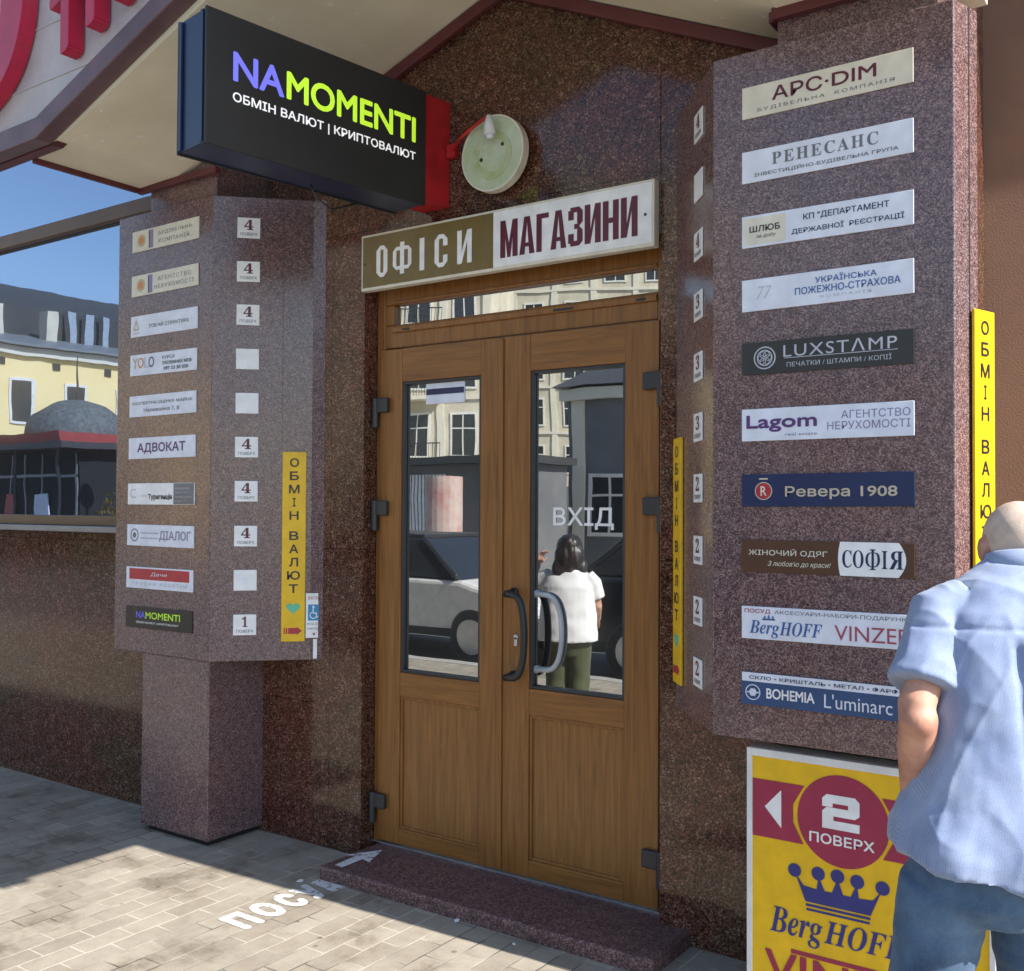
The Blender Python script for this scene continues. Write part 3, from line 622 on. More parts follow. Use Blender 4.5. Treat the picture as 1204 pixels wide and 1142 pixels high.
x, y = cant(LC, LA, 1, 0.409, 0); strip(x, y, 1.02, 1.972, LA, 'yellow vertical strip sign with heart and red arrow on the left pillar')
x, y = cant(RC, RA, -1, 0.462, 0); strip(x, y, 1.02, 1.972, -RA, 'yellow vertical strip sign on the right pillar between the door and the floor numbers')
d0 = 0.142; strip(-0.684 + d0 * math.cos(sa) + 0.006, 3.30 + d0 * math.sin(sa), 1.36, 2.315, sa, 'yellow vertical strip sign on the sunlit outer edge of the right pillar', marks=False)

# wheelchair sign and the small stripe sign under it
x, y = cant(LC, LA, 1, 0.513, 0)
p = plate(x + 0.012, y - 0.012, 1.15, LA, .083, .224, P['white'], 'small white sign with a blue wheelchair symbol beside the yellow strip on the left pillar', None, 'sign', 'access_sign', th=.005)
boxo('blue_field', P['sky'], p, -.030, .030, -.0064, -.0052, -.025, .055)
bm = bmesh.new(); add_disc(bm, -.004, .043, .006, -.0078, -.0066, 14); add_box(bm, -.008, -.002, -.0078, -.0066, .012, .036); add_box(bm, -.008, .012, -.0078, -.0066, .010, .015); add_box(bm, .009, .014, -.0078, -.0066, -.006, .012); add_box(bm, .009, .021, -.0078, -.0066, -.010, -.006)
for k in range(16):
    a, b_ = R(110 + k * 14.5), R(110 + (k + 1) * 14.5); c_ = (-.004, .002)
    add_prism(bm, [(c_[0] + r * math.cos(t), c_[1] + r * math.sin(t)) for r, t in ((.014, a), (.018, a), (.018, b_), (.014, b_))], -.0078, -.0066, 'y')
obj('wheelchair_symbol', bm, P['white'], p)
lettering(p, P['black'], [('ВХІД ДЛЯ', -.033, .033, -.048, -.036, {}), ('ІНВАЛІДІВ', -.033, .033, -.072, -.060, {})], y=-.0058); lettering(p, P['red'], [('ВИКЛИК', -.03, .03, .080, .096, {}), ('▼', -.009, .009, -.102, -.088, {})], y=-.0058, name='red_lettering')
p = plate(x + 0.022, y - 0.0, .983, LA, .040, .098, P['white'], 'small white and navy striped sticker at the bottom corner of the left pillar', None, 'sticker', 'striped_sticker', th=.004)
bm = bmesh.new(); add_box(bm, 0, .016, -.0056, -.0044, .012, .046); add_box(bm, 0, .016, -.0056, -.0044, -.046, -.012); obj('navy_stripe', bm, P['navy'], p)

# ================================================================== SIGN OVER THE DOOR
t = thing('fascia_sign', 'wide sign over the door, olive left half and white right half with bold capitals', 'sign', (0, YW, 0))
sx0, sx1, sz0, sz1, sp = -3.462, -1.877, 2.742, 3.012, -2.668
boxo('sign_frame', P['cream'], t, sx0, sx1, -.045, -.002, sz0, sz1, bevel=.003)
boxo('olive_panel', P['olive'], t, sx0 + .012, sp, -.0475, -.0452, sz0 + .014, sz1 - .012)
boxo('white_panel', P['white'], t, sp + .0005, sx1 - .010, -.0475, -.0452, sz0 + .014, sz1 - .012)
bm = bmesh.new()
def poly(bm, pts, y): add_prism(bm, pts, y, y + .0015, 'y')
def capital(bm, ch, x0, x1, z0, z1, t, y):
    """heavy condensed poster capital drawn with bars"""
    h, r, xm = t * .8, t * .95, (x0 + x1) / 2
    bar = lambda a, b_, c_, d_, k=0: add_box(bm, a, b_, y - .0001 * k, y + .0015, c_, d_)
    if ch in 'ОС':
        poly(bm, [(x0, z0 + r), (x0 + r, z0), (x1 - r, z0), (x1, z0 + r), (x1 - t, z0 + r * 1.1), (x1 - t * 1.1, z0 + h), (x0 + t * 1.1, z0 + h), (x0 + t, z0 + r * 1.1)], y)
        poly(bm, [(x0, z1 - r), (x0 + t, z1 - r * 1.1), (x0 + t * 1.1, z1 - h), (x1 - t * 1.1, z1 - h), (x1 - t, z1 - r * 1.1), (x1, z1 - r), (x1 - r, z1), (x0 + r, z1)], y)
        bar(x0, x0 + t, z0 + r, z1 - r, 1)
        if ch == 'О': bar(x1 - t, x1, z0 + r, z1 - r, 1)
        else: bar(x1 - t, x1, z0 + r, z0 + (z1 - z0) * .36, 1); bar(x1 - t, x1, z1 - (z1 - z0) * .36, z1 - r, 1)
    elif ch == 'Ф':
        q_ = (z1 - z0) * .14; capital(bm, 'О', x0, x1, z0 + q_, z1 - q_, t * .85, y); bar(xm - t * .5, xm + t * .5, z0, z1, 3)
    elif ch == 'І': bar(x0, x1, z0, z1)
    elif ch == 'Г': bar(x0, x0 + t, z0, z1); bar(x0 + t, x1, z1 - h, z1)
    elif ch == 'Н': bar(x0, x0 + t, z0, z1); bar(x1 - t, x1, z0, z1); zm = (z0 + z1) / 2; bar(x0 + t, x1 - t, zm - h / 2, zm + h / 2)
    elif ch == 'И': bar(x0, x0 + t, z0, z1); bar(x1 - t, x1, z0, z1); poly(bm, [(x0 + t, z0), (x0 + t, z0 + (z1 - z0) * .32), (x1 - t, z1), (x1 - t, z1 - (z1 - z0) * .32)], y)
    elif ch == 'М':
        bar(x0, x0 + t, z0, z1); bar(x1 - t, x1, z0, z1)
        poly(bm, [(x0 + t, z1), (x0 + t, z1 - (z1 - z0) * .42), (xm - t * .3, z0), (xm, z0), (xm, z0 + (z1 - z0) * .36)], y); poly(bm, [(x1 - t, z1), (xm, z0 + (z1 - z0) * .36), (xm, z0), (xm + t * .3, z0), (x1 - t, z1 - (z1 - z0) * .42)], y)
    elif ch == 'А':
        poly(bm, [(x0, z0), (x0 + t, z0), (xm, z1 - t * .7), (xm, z1), (xm - t * .55, z1)], y); poly(bm, [(x1, z0), (xm + t * .55, z1), (xm, z1), (xm, z1 - t * .7), (x1 - t, z0)], y)
        bar(x0 + t * .95, x1 - t * .95, z0 + (z1 - z0) * .2, z0 + (z1 - z0) * .2 + h * .8, 2)
    elif ch == 'З':
        zm = (z0 + z1) / 2
        bar(x0 + r * .4, x1 - r * .7, z0, z0 + h); bar(x0 + r * .4, x1 - r * .7, z1 - h, z1); bar(x0 + t * 1.1, x1 - r * .7, zm - h / 2, zm + h / 2)
        bar(x0, x0 + t, z0 + h * .6, z0 + (z1 - z0) * .32, 1); bar(x0, x0 + t, z1 - (z1 - z0) * .32, z1 - h * .6, 1)
        for a, b_ in ((z0, zm), (zm, z1)): poly(bm, [(x1 - r * .7, a), (x1, a + r * .7), (x1, b_ - r * .7), (x1 - r * .7, b_), (x1 - t, b_ - h * .7), (x1 - t, a + h * .7)], y - .0002)
for ch, a, b_ in (('О', -3.360, -3.290), ('Ф', -3.255, -3.140), ('І', -3.090, -3.062), ('С', -3.000, -2.925), ('И', -2.868, -2.786)):
    bm = bmesh.new(); capital(bm, ch, a, b_, 2.797, 2.948, .025, -.0495); obj('letter', bm, P['white'], t)
xx = -2.628
for ch, wd in zip('МАГАЗИНИ', (.092, .078, .062, .078, .070, .076, .074, .076)):
    bm = bmesh.new(); capital(bm, ch, xx, xx + wd, 2.792, 2.955, .0265, -.0495); obj('maroon_letter', bm, P['maroon'], t); xx += wd + .0103
bm = bmesh.new()
for xx, zz in ((-1.915, 2.872), (-3.435, 2.87)): add_disc(bm, xx, zz, .006, -.050, -.0478, 12)
obj('screw_head', bm, m_blackm, t)

# ================================================================== PROJECTING LIGHTBOX
ba = R(8.5); bx = thing('lightbox_sign', 'charcoal projecting box sign with blue, lime and white lettering on a red bracket', 'sign', (-2.946, 3.66, 0), R(90) - ba)
# local x runs into the wall, local -Y faces the camera side
L0, L1, Z0, Z1, TH = -1.221, -0.128, 3.05, 3.568, 0.20
bm = bmesh.new(); add_box(bm, L0 + .006, L1, 0.006, TH - .006, Z0 + .006, Z1 - .004); obj('housing', bm, m_navy, bx, bevel=.004)
boxo('front_panel', m_boxface, bx, L0, L1 + .002, -.006, .0055, Z0, Z1, bevel=.003)
boxo('rear_panel', m_boxface, bx, L0, L1 + .002, TH - .0055, TH + .006, Z0, Z1, bevel=.003)
bm = bmesh.new(); add_box(bm, L0 - .004, L0 + .004, .012, .03, Z0 + .01, Z1 - .01); add_box(bm, L0 - .004, L0 + .004, TH - .03, TH - .012, Z0 + .01, Z1 - .01); obj('edge_rail', bm, m_navy, bx)
LL, LH = L1 - L0, Z1 - Z0
def q(t_, u0, u1, v0, v1, **k): return (t_, L0 + LL * u0, L0 + LL * u1, Z0 + LH * v0, Z0 + LH * v1, k)
def lit(name, c):
    m = ink(name, c); b = m.node_tree.nodes['Principled BSDF']; b.inputs['Emission Color'].default_value = (*c, 1); b.inputs['Emission Strength'].default_value = .28
    return m
lettering(bx, lit('backlit violet', (.19, .19, .85)), [q('NA', .105, .315, .515, .735, bold=.035)], y=-.0072); lettering(bx, lit('backlit lime', (.58, .92, .05)), [q('MOMENTI', .325, .945, .515, .735, bold=.035)], y=-.0072, name='lime_lettering')
lettering(bx, lit('backlit white', (.85, .85, .86)), [q('ОБМІН ВАЛЮТ | КРИПТОВАЛЮТ', .105, .945, .345, .435, bold=.02)], y=-.0072, name='white_lettering')
bm = bmesh.new(); add_box(bm, L1 + .004, .038, .012, TH - .03, Z0 + .03, Z1 + .0); obj('bracket', bm, m_red, bx, bevel=.004)
bm = bmesh.new(); add_tube(bm, [(L0 + .55, .1, Z0 - .005), (L0 + .57, .09, Z0 - .06), (L0 + .66, .1, Z0 - .09), (L0 + .8, .12, Z0 - .03)], .004, 8); obj('cable', bm, m_black, bx, smooth=True)

# ================================================================== OLD ROUND SIGN AND ITS LAMP
m_disc = plaster('faded round sign print', (0.42, 0.50, 0.30), (0.60, 0.64, 0.52), 9.0, 0.12)
t = thing('round_sign', 'faded pale green round sign on the wall above the door', 'sign', (-2.655, YW, 3.255))
bm = bmesh.new(); add_disc(bm, 0, 0, .165, -.075, -.04, 48); obj('disc', bm, m_disc, t, bevel=.004)
bm = bmesh.new(); add_ringflat(bm, 0, 0, .160, .168, -.078, -.036, 48); obj('rim', bm, P['cream'], t)
bm = bmesh.new(); add_disc(bm, -.06, -.02, .009, -.0775, -.0752, 12); add_disc(bm, .055, .03, .009, -.0775, -.0752, 12); add_tube(bm, [(0, -.04, 0), (0, -.001, 0)], .03, 12); obj('screw', bm, m_blackm, t)
bm = bmesh.new(); add_ringflat(bm, 0, -.01, .075, .105, -.0772, -.0752, 40); obj('print_ring', bm, P['green'] if False else plaster('faded green print', (0.36, 0.45, 0.16), (0.54, 0.56, 0.42), 22.0, 0.5), t)
t = thing('sign_lamp', 'small white spotlight on a thin red arm in front of the round sign', 'lamp', (-2.90, YW, 3.352))
bm = bmesh.new(); add_tube(bm, [(-.02, -.02, -.02), (.08, -.09, .0), (.17, -.10, .035), (.262, -.125, .05)], .008, 10); add_box(bm, -.05, .0, -.03, -.001, -.05, .01); obj('arm', bm, m_red, t, smooth=False)
bm = bmesh.new(); add_tube(bm, [(.262, -.125, .05), (.263, -.125, .01), (.266, -.123, -.035)], [.012, .022, .027], 16); obj('lamp_head', bm, m_alu, t, smooth=True)
bm = bmesh.new(); add_tube(bm, [(.266, -.123, -.0355), (.268, -.121, -.05)], [.02, .014], 14); obj('bulb', bm, P['cool'], t, smooth=True)

# ================================================================== YELLOW POSTER BOX UNDER THE RIGHT PILLAR
px0, px1, pz0, pz1 = -1.362, -0.585, 0.015, 0.889
t = thing('poster_box', 'white framed yellow poster box with magenta circle and blue crown', 'sign', (0, 3.355, 0))
bm = bmesh.new(); fw = .018
add_box(bm, px0, px1, 0.001, .09, pz0, pz1)
add_box(bm, px0, px0 + fw, -.012, .0008, pz0, pz1); add_box(bm, px1 - fw, px1, -.012, .0008, pz0, pz1); add_box(bm, px0 + fw, px1 - fw, -.012, .0008, pz1 - .026, pz1); add_box(bm, px0 + fw, px1 - fw, -.012, .0008, pz0, pz0 + fw)
obj('frame', bm, m_alu, t, bevel=.002)
boxo('yellow_panel', P['yellow'], t, px0 + fw, px1 - fw, -.003, .0005, pz0 + fw, pz1 - .026)
y0, y1 = -.0052, -.0034
bm = bmesh.new(); cxp, czp, cr = -1.040, .690, .148
for s in (1, -1):
    pts = [(cxp - s * .302, czp + .096), (cxp - s * .125, czp + .096), (cxp - s * .163, czp + .03), (cxp - s * .163, czp - .03), (cxp - s * .128, czp - .096), (cxp - s * .302, czp - .096)]
    add_prism(bm, pts, y0, y1, 'y')
add_disc(bm, cxp, czp, cr, y0, y1, 56); obj('magenta_print', bm, P['magenta'], t)
bm = bmesh.new(); add_prism(bm, [(-1.300, .697), (-1.243, .760), (-1.243, .634)], y0 - .0012, y0 - .0002, 'y')
obj('white_arrow', bm, P['white'], t)
bm = bmesh.new(); za, zb_, xa, xb_ = .662, .772, -1.105, -.985; bw = .027; zm = (za + zb_) / 2
add_prism(bm, [(xa, zb_ - .014), (xa + .014, zb_), (xb_ - .014, zb_), (xb_, zb_ - .014), (xb_, zm - .002), (xb_ - .014, zm - bw / 2), (xa + .036, zm - bw / 2), (xa + .036, za + bw), (xb_, za + bw), (xb_, za), (xa, za), (xa, zm), (xa + .014, zm + bw / 2), (xb_ - .036, zm + bw / 2), (xb_ - .036, zb_ - bw), (xa + .034, zb_ - bw), (xa + .034, zb_ - .04), (xa, zb_ - .04)], y0 - .0012, y0 - .0002, 'y')
obj('white_number', bm, P['white'], t)
bm = bmesh.new(); add_text(bm, 'ПОВЕРХ', -1.148, -.938, .610, .644, y=y0 - .0006, bold=.03)
obj('white_print', bm, P['white'], t)
bm = bmesh.new()
kx, kz = -1.056, .438
add_prism(bm, [(kx - .105, kz - .028), (kx + .105, kz - .028), (kx + .140, kz + .058), (kx + .112, kz + .022), (kx + .068, kz + .018), (kx + .062, kz + .062), (kx + .042, kz + .018), (kx + .018, kz + .018), (kx, kz + .066), (kx - .018, kz + .018), (kx - .042, kz + .018), (kx - .062, kz + .062), (kx - .068, kz + .018), (kx - .112, kz + .022), (kx - .140, kz + .058)], y0, y1, 'y')
for dx, dz in ((-.142, .066), (-.063, .07), (0, .074), (.063, .07), (.142, .066)): add_disc(bm, kx + dx, kz + dz, .022, y0 - .0004, y1 - .0002, 18)
add_box(bm, kx - .104, kx + .104, y0, y1, kz - .042, kz - .034); add_box(bm, kx - .102, kx + .102, y0, y1, kz - .056, kz - .049)
add_text(bm, SBI('Berg'), -1.283, -1.105, .262, .372, y=y0); add_text(bm, SBI('HOFF'), -1.100, -.845, .288, .364, y=y0)
obj('blue_print', bm, P['royal'], t)
bm = bmesh.new(); add_text(bm, 'VINZER', -1.300, -.70, .110, .225, y=y0, bold=.02); add_box(bm, -1.21, -.70, y0, y1, .229, .243)
for k in range(9):
    a = R(20 + 17.5 * k); c_ = (-.66, .33)
obj('red_print', bm, P['magenta'], t)
bm = bmesh.new(); add_box(bm, -1.30, -0.72, 3.44, 3.60, 0.885, 0.9248); o = obj('poster_support', bm, m_dark); o.parent = t; o.location = (0, -3.355, 0)
bm = bmesh.new(); add_box(bm, -1.30, -.64, .0902, .112, .05, .5); obj('poster_back', bm, m_dark, t)

# ================================================================== PAINT ON THE GROUND
def ground_text(name, chars, label, cat):
    bm = bmesh.new()
    for ch, ya, yb, xa, xb in chars:
        v, f = glyphs(ch)
        ax, bx_ = min(p[0] for p in v), max(p[0] for p in v); ay, by_ = min(p[1] for p in v), max(p[1] for p in v)
        for i_, (ox, oy) in enumerate([(0, 0), (-.011, 0), (.011, 0), (0, .011), (0, -.011), (.008, .008), (-.008, .008), (.008, -.008), (-.008, -.008)]):
            vs = [bm.verts.new((xb - .011 + (xa - xb + .022) * (p[1] - ay) / (by_ - ay) + ox, ya + .011 + (yb - ya - .022) * (p[0] - ax) / (bx_ - ax) + oy, .0022 + .00002 * i_)) for p in v]
            for q_ in f: bm.faces.new([vs[i] for i in q_])
    o = obj(name, bm, m_paint); return tag(o, label, cat)
ground_text('painted_word', [('П', 2.80, 2.905, -3.43, -3.25), ('О', 2.935, 3.045, -3.43, -3.25), ('С', 3.07, 3.165, -3.43, -3.25), ('У', 3.18, 3.29, -3.43, -3.25), ('Д', 3.295, 3.372, -3.42, -3.25)], 'worn white painted word on the paving in front of the step', 'road marking')
bm = bmesh.new()
ax_, ay_ = -3.345, 3.42
pts = [(-.028, 0), (-.034, .135), (-.085, .125), (.01, .28), (.075, .115), (.022, .128), (.022, -.005)]
vs = [bm.verts.new((ax_ + a, ay_ + b_, .0622)) for a, b_ in pts]; bm.faces.new(vs)
tag(obj('painted_arrow', bm, m_paint), 'worn white arrow painted on the granite step pointing at the door', 'road marking')

# ================================================================== NEIGHBOURING BUILDING
nb = thing('neighbour_building', 'ochre rendered building wall to the right of the granite entrance', 'building', (-1.19, 3.861, 0), R(12))
bm = bmesh.new(); add_box(bm, 0, 6, 0, 4, -.3, 12); obj('wall', bm, m_ochre, nb)
boxo('plinth', m_wall, nb, 0.01, 6, -.03, -.002, -.3, .7)
boxo('cornice_or_shade_ledge', m_ochre, nb, 0.0, 6, -.30, -.002, 4.35, 4.6, bevel=.01)  # ledge added above the view to throw shade down the ochre wall

# ================================================================== ACROSS THE STREET (seen mirrored in the door and shop window)
m_wframe = plain('white window frame', (0.7, 0.69, 0.66), 0.5); m_wdark = plain('dark window glass', (0.02, 0.023, 0.028), 0.08)
m_stone = plaster('pale stone trim', (0.6, 0.57, 0.48), (0.7, 0.67, 0.58), 2.0)
def street_building(label, loc, rz, wx, dp, ht, wallm, roofm, cols, rows, x0, dx, z0, dz, ww, wh, base=None, roof_h=1.6, balcony=()):
    t = thing('street_building', label, 'building', loc, rz)
    bm = bmesh.new(); add_box(bm, 0, wx, 0, dp, -.3, ht); obj('wall', bm, wallm, t)
    bm = bmesh.new(); add_prism(bm, [(-.35, ht + .01), (dp / 2, ht + roof_h), (dp + .35, ht + .01)], -.3, wx + .3, 'x'); obj('roof', bm, roofm, t)
    bm = bmesh.new(); add_box(bm, -.15, wx + .15, -.22, -.002, ht - .35, ht - .05); obj('cornice_or_shade_ledge', bm, m_stone, t)
    for k in range(1, rows):
        bm = bmesh.new(); add_box(bm, -.05, wx + .05, -.10, -.0025, z0 + dz * k - .62, z0 + dz * k - .46); obj('string_course', bm, m_stone, t)
    for k in range(cols + 1):
        bm = bmesh.new(); xk = x0 - dx / 2 + dx * k; add_box(bm, xk - .18, xk + .18, -.08, -.0026, z0 - .85, ht - .36); obj('pilaster', bm, m_stone, t)
    if base: boxo('ground_storey', base, t, .05, wx - .05, -.05, -.003, -.28, z0 - 0.9)
    fm = pm = None
    for r in range(rows):
        for c in range(cols):
            if fm is None:
                bm = bmesh.new(); e = .1
                add_box(bm, -ww / 2 - e, -ww / 2, -.06, -.004, -e, wh + e); add_box(bm, ww / 2, ww / 2 + e, -.06, -.004, -e, wh + e)
                add_box(bm, -ww / 2, ww / 2, -.06, -.004, -e, 0); add_box(bm, -ww / 2, ww / 2, -.06, -.004, wh, wh + e); add_box(bm, -.03, .03, -.04, -.012, 0, wh); add_box(bm, -ww / 2, -.03, -.04, -.012, wh * .66, wh * .66 + .06); add_box(bm, .03, ww / 2, -.04, -.012, wh * .66, wh * .66 + .06)
                f = obj('window', bm, m_wframe, t); bm = bmesh.new(); add_box(bm, -ww / 2, ww / 2, -.011, -.004, 0, wh); p_ = obj('pane', bm, m_wdark, f); fm, pm = f.data, p_.data
            else:
                f = bpy.data.objects.new('window', fm); C.objects.link(f); f.parent = t
                p_ = bpy.data.objects.new('pane', pm); C.objects.link(p_); p_.parent = f
            f.location = (x0 + dx * c, 0, z0 + dz * r)
    for (c, r) in balcony:
        bm = bmesh.new(); x = x0 + dx * c; z = z0 + dz * r - .45
        add_box(bm, x - 1.3, x + 1.3, -1.0, -.07, z - .18, z)
        b_ = obj('balcony', bm, m_stone, t)
        bm = bmesh.new(); add_box(bm, x - 1.28, x + 1.28, -.98, -.94, z + .95, z + 1.0)
        for k in range(18): add_box(bm, x - 1.27 + k * .149, x - 1.25 + k * .149, -.97, -.95, z + .001, z + .949)
        obj('railing', bm, m_black, b_)
    return t
street_building('cream apartment block with balconies across the street, mirrored in the left door pane', (-29, -32, 0), R(180 - 28), 9.5, 9, 19, m_cream, m_roof, 4, 5, 1.3, 2.3, 4.2, 3.2, 1.1, 1.9, m_grey, 1.8, [(c, r) for r in (0, 1, 2, 3) for c in (1, 3)])
street_building('tall cream apartment block farther down the street, mirrored in the right door pane', (-24.4, -54.7, 0), R(180 - 28), 26, 10, 23, m_cream, m_roof, 10, 6, 1.5, 2.6, 3.9, 3.1, 1.15, 1.7, m_grey, 1.6, [(1, 1), (1, 3)])
street_building('low dark grey shop house with a dark roof across the street', (-5.0, -16.5, 0), R(180), 10, 7, 5.0, m_grey, m_roofd, 5, 1, 1.1, 1.9, 1.0, 3, 1.1, 1.5, None, 1.4)
street_building('pale yellow house with a grey sheet roof across the square, mirrored in the shop window', (-37, -9.0, 0), R(90), 1, 8, 7.7, m_yellow, m_roof, 0, 0, 0, 1, 5, 1, 1, 1) if False else None
t = thing('street_building', 'pale yellow house with a grey sheet roof across the square, mirrored in the shop window', 'building', (-37, -28, 0), R(90))
bm = bmesh.new(); add_box(bm, 0, 20, 0, 9, -.3, 7.7); obj('wall', bm, m_yellow, t)
bm = bmesh.new(); add_prism(bm, [(-.45, 7.62), (-.45, 7.72), (4.2, 8.75), (4.2, 7.62)], -.3, 20.3, 'x'); obj('roof', bm, m_roof, t)
boxo('cornice_or_shade_ledge', m_stone, t, -.1, 20.1, -.2, -.003, 7.28, 7.6)
bm = bmesh.new(); add_prism(bm, [(4.4, 7.4), (4.4, 10.0), (5.4, 11.0), (10, 11.2), (10, 7.4)], 2, 19, 'x'); obj('attic_storey', bm, m_roofd, t)
for k in range(9):
    x = 1.2 + k * 2.2
    f = boxo('window', m_wframe, t, x - .48, x + .48, -.06, -.003, 4.7, 6.4); boxo('pane', m_wdark, f, x - .38, x + .38, -.07, -.0605, 4.8, 6.3)
    boxo('vent', m_wdark, t, x + .7, x + 1.0, -.03, -.003, 6.85, 7.12)
for x in (6, 11.2, 13.5): boxo('chimney', m_cream, t, x, x + .5, 3.0, 3.5, 8.0, 9.7)
for x in (8.2, 9.0, 9.8): boxo('vent_pipe', m_steel, t, x, x + .35, 3.9, 4.2, 8.6, 10.0)
# pavilion
t = thing('cafe_pavilion', 'dark cafe pavilion with a small dome and a red band, mirrored in the shop window', 'pavilion', (-30.2, -11.4, 0))
bm = bmesh.new(); add_box(bm, -5, 3.0, -1.6, 1.6, 0, 3.3); obj('cabin', bm, m_dark, t)
bm = bmesh.new(); add_box(bm, -5.3, 3.4, -2.0, 2.4, 3.31, 3.5); obj('roof', bm, m_roofd, t)
bm = bmesh.new(); add_box(bm, -1.9, 3.2, -1.7, 2.3, 3.51, 3.78); obj('red_band', bm, plain('faded red awning', (0.30, 0.045, 0.04), .7), t)
bm = bmesh.new(); add_ball(bm, (0.3, 0, 3.86), 1.5, 1.5, 1.15, 24, 16); obj('dome', bm, plain('weathered zinc', (0.10, 0.115, 0.115), .7, var=.2), t, smooth=True)
bm = bmesh.new(); add_tube(bm, [(.3, 0, 4.95), (.3, 0, 6.4)], [.06, .015], 8); obj('finial', bm, m_black, t)
bm = bmesh.new(); add_box(bm, -4.9, 2.9, 1.601, 1.64, .9, 1.0); add_box(bm, -4.9, 2.9, 1.601, 1.64, 2.5, 2.58)
for k in range(10): add_box(bm, -4.9 + k * .86, -4.84 + k * .86, 1.602, 1.639, .1, 3.2)
obj('glazing_bar', bm, m_sill, t)
for k in range(4): boxo('menu_board', (P['cool'], P['cream'], P['red'], P['cool'])[k], t, -4.3 + k * 1.75, -3.7 + k * 1.75, 1.65, 1.68, 1.2, 2.0)
for x in (-4.5, -2, .5, 2.8): bm = bmesh.new(); add_tube(bm, [(x, 2.1, 0), (x, 2.1, 3.3)], .05, 8); obj('post', bm, m_black, t)
# shrub by the pavilion
m_leaf = plain('autumn leaves', (0.28, 0.2, 0.05), 0.6, var=0.3, scale=3)
def shrub(loc, rad, label):
    t = thing('shrub', label, 'shrub', loc); bm = bmesh.new()
    for k in range(900):
        d = Vector((random.gauss(0, 1), random.gauss(0, 1), random.gauss(0, 1))).normalized() * random.uniform(.35, 1) ** .6
        c = Vector((d.x * rad * 1.3, d.y * rad, rad + d.z * rad)); a = Vector((random.gauss(0, 1), random.gauss(0, 1), random.gauss(0, 1))).normalized() * .09; b_ = a.orthogonal().normalized() * .05
        bm.faces.new([bm.verts.new(c + q) for q in (-a, b_, a, -b_)])
    obj('foliage', bm, m_leaf, t); bm = bmesh.new()
    for k in range(5): add_tube(bm, [(0, 0, 0), (.3 * math.cos(k), .3 * math.sin(k), rad), (.7 * math.cos(k) * rad, .7 * math.sin(k) * rad, rad * 1.5)], [.03, .02, .006], 6)
    obj('stem', bm, m_brownbar, t)
shrub((-24.4, -9.9, 0), 1.15, 'yellow green bush beside the dark pavilion, mirrored in the shop window')
# street lamp with a globe
t = thing('street_lamp', 'street lamp with a white globe, mirrored in the shop window', 'street lamp', (-24.5, -9.95, 0))
bm = bmesh.new(); add_tube(bm, [(0, 0, 0), (0, 0, .5), (0, 0, 4.1)], [.09, .05, .04], 10); obj('pole', bm, m_black, t)
bm = bmesh.new(); add_ball(bm, (0, 0, 4.35), .27); obj('globe', bm, P['white'], t, smooth=True)
# grey kiosk with a corrugated gate
t = thing('kiosk', 'grey roadside kiosk with a corrugated shutter, mirrored in the left door pane', 'kiosk', (-16.0, -13.6, 0))
bm = bmesh.new(); add_box(bm, -2.4, 2.0, -1.2, 1.2, 0, 2.75); obj('cabin', bm, m_grey, t)
bm = bmesh.new(); add_box(bm, -2.6, 2.2, -1.4, 1.6, 2.76, 2.95); obj('roof', bm, m_roofd, t)
bm = bmesh.new()
for k in range(18): add_box(bm, -1.95 + k * .11, -1.88 + k * .11, 1.201, 1.235, .1, 2.5)
obj('shutter', bm, m_alu, t)
bm = bmesh.new(); add_tube(bm, [(.9, 2.4, 0), (.9, 2.4, 2.4)], .42, 20); obj('poster_column', bm, plaster('torn posters', (0.5, 0.46, 0.42), (0.42, 0.16, 0.14), 2.2), t)

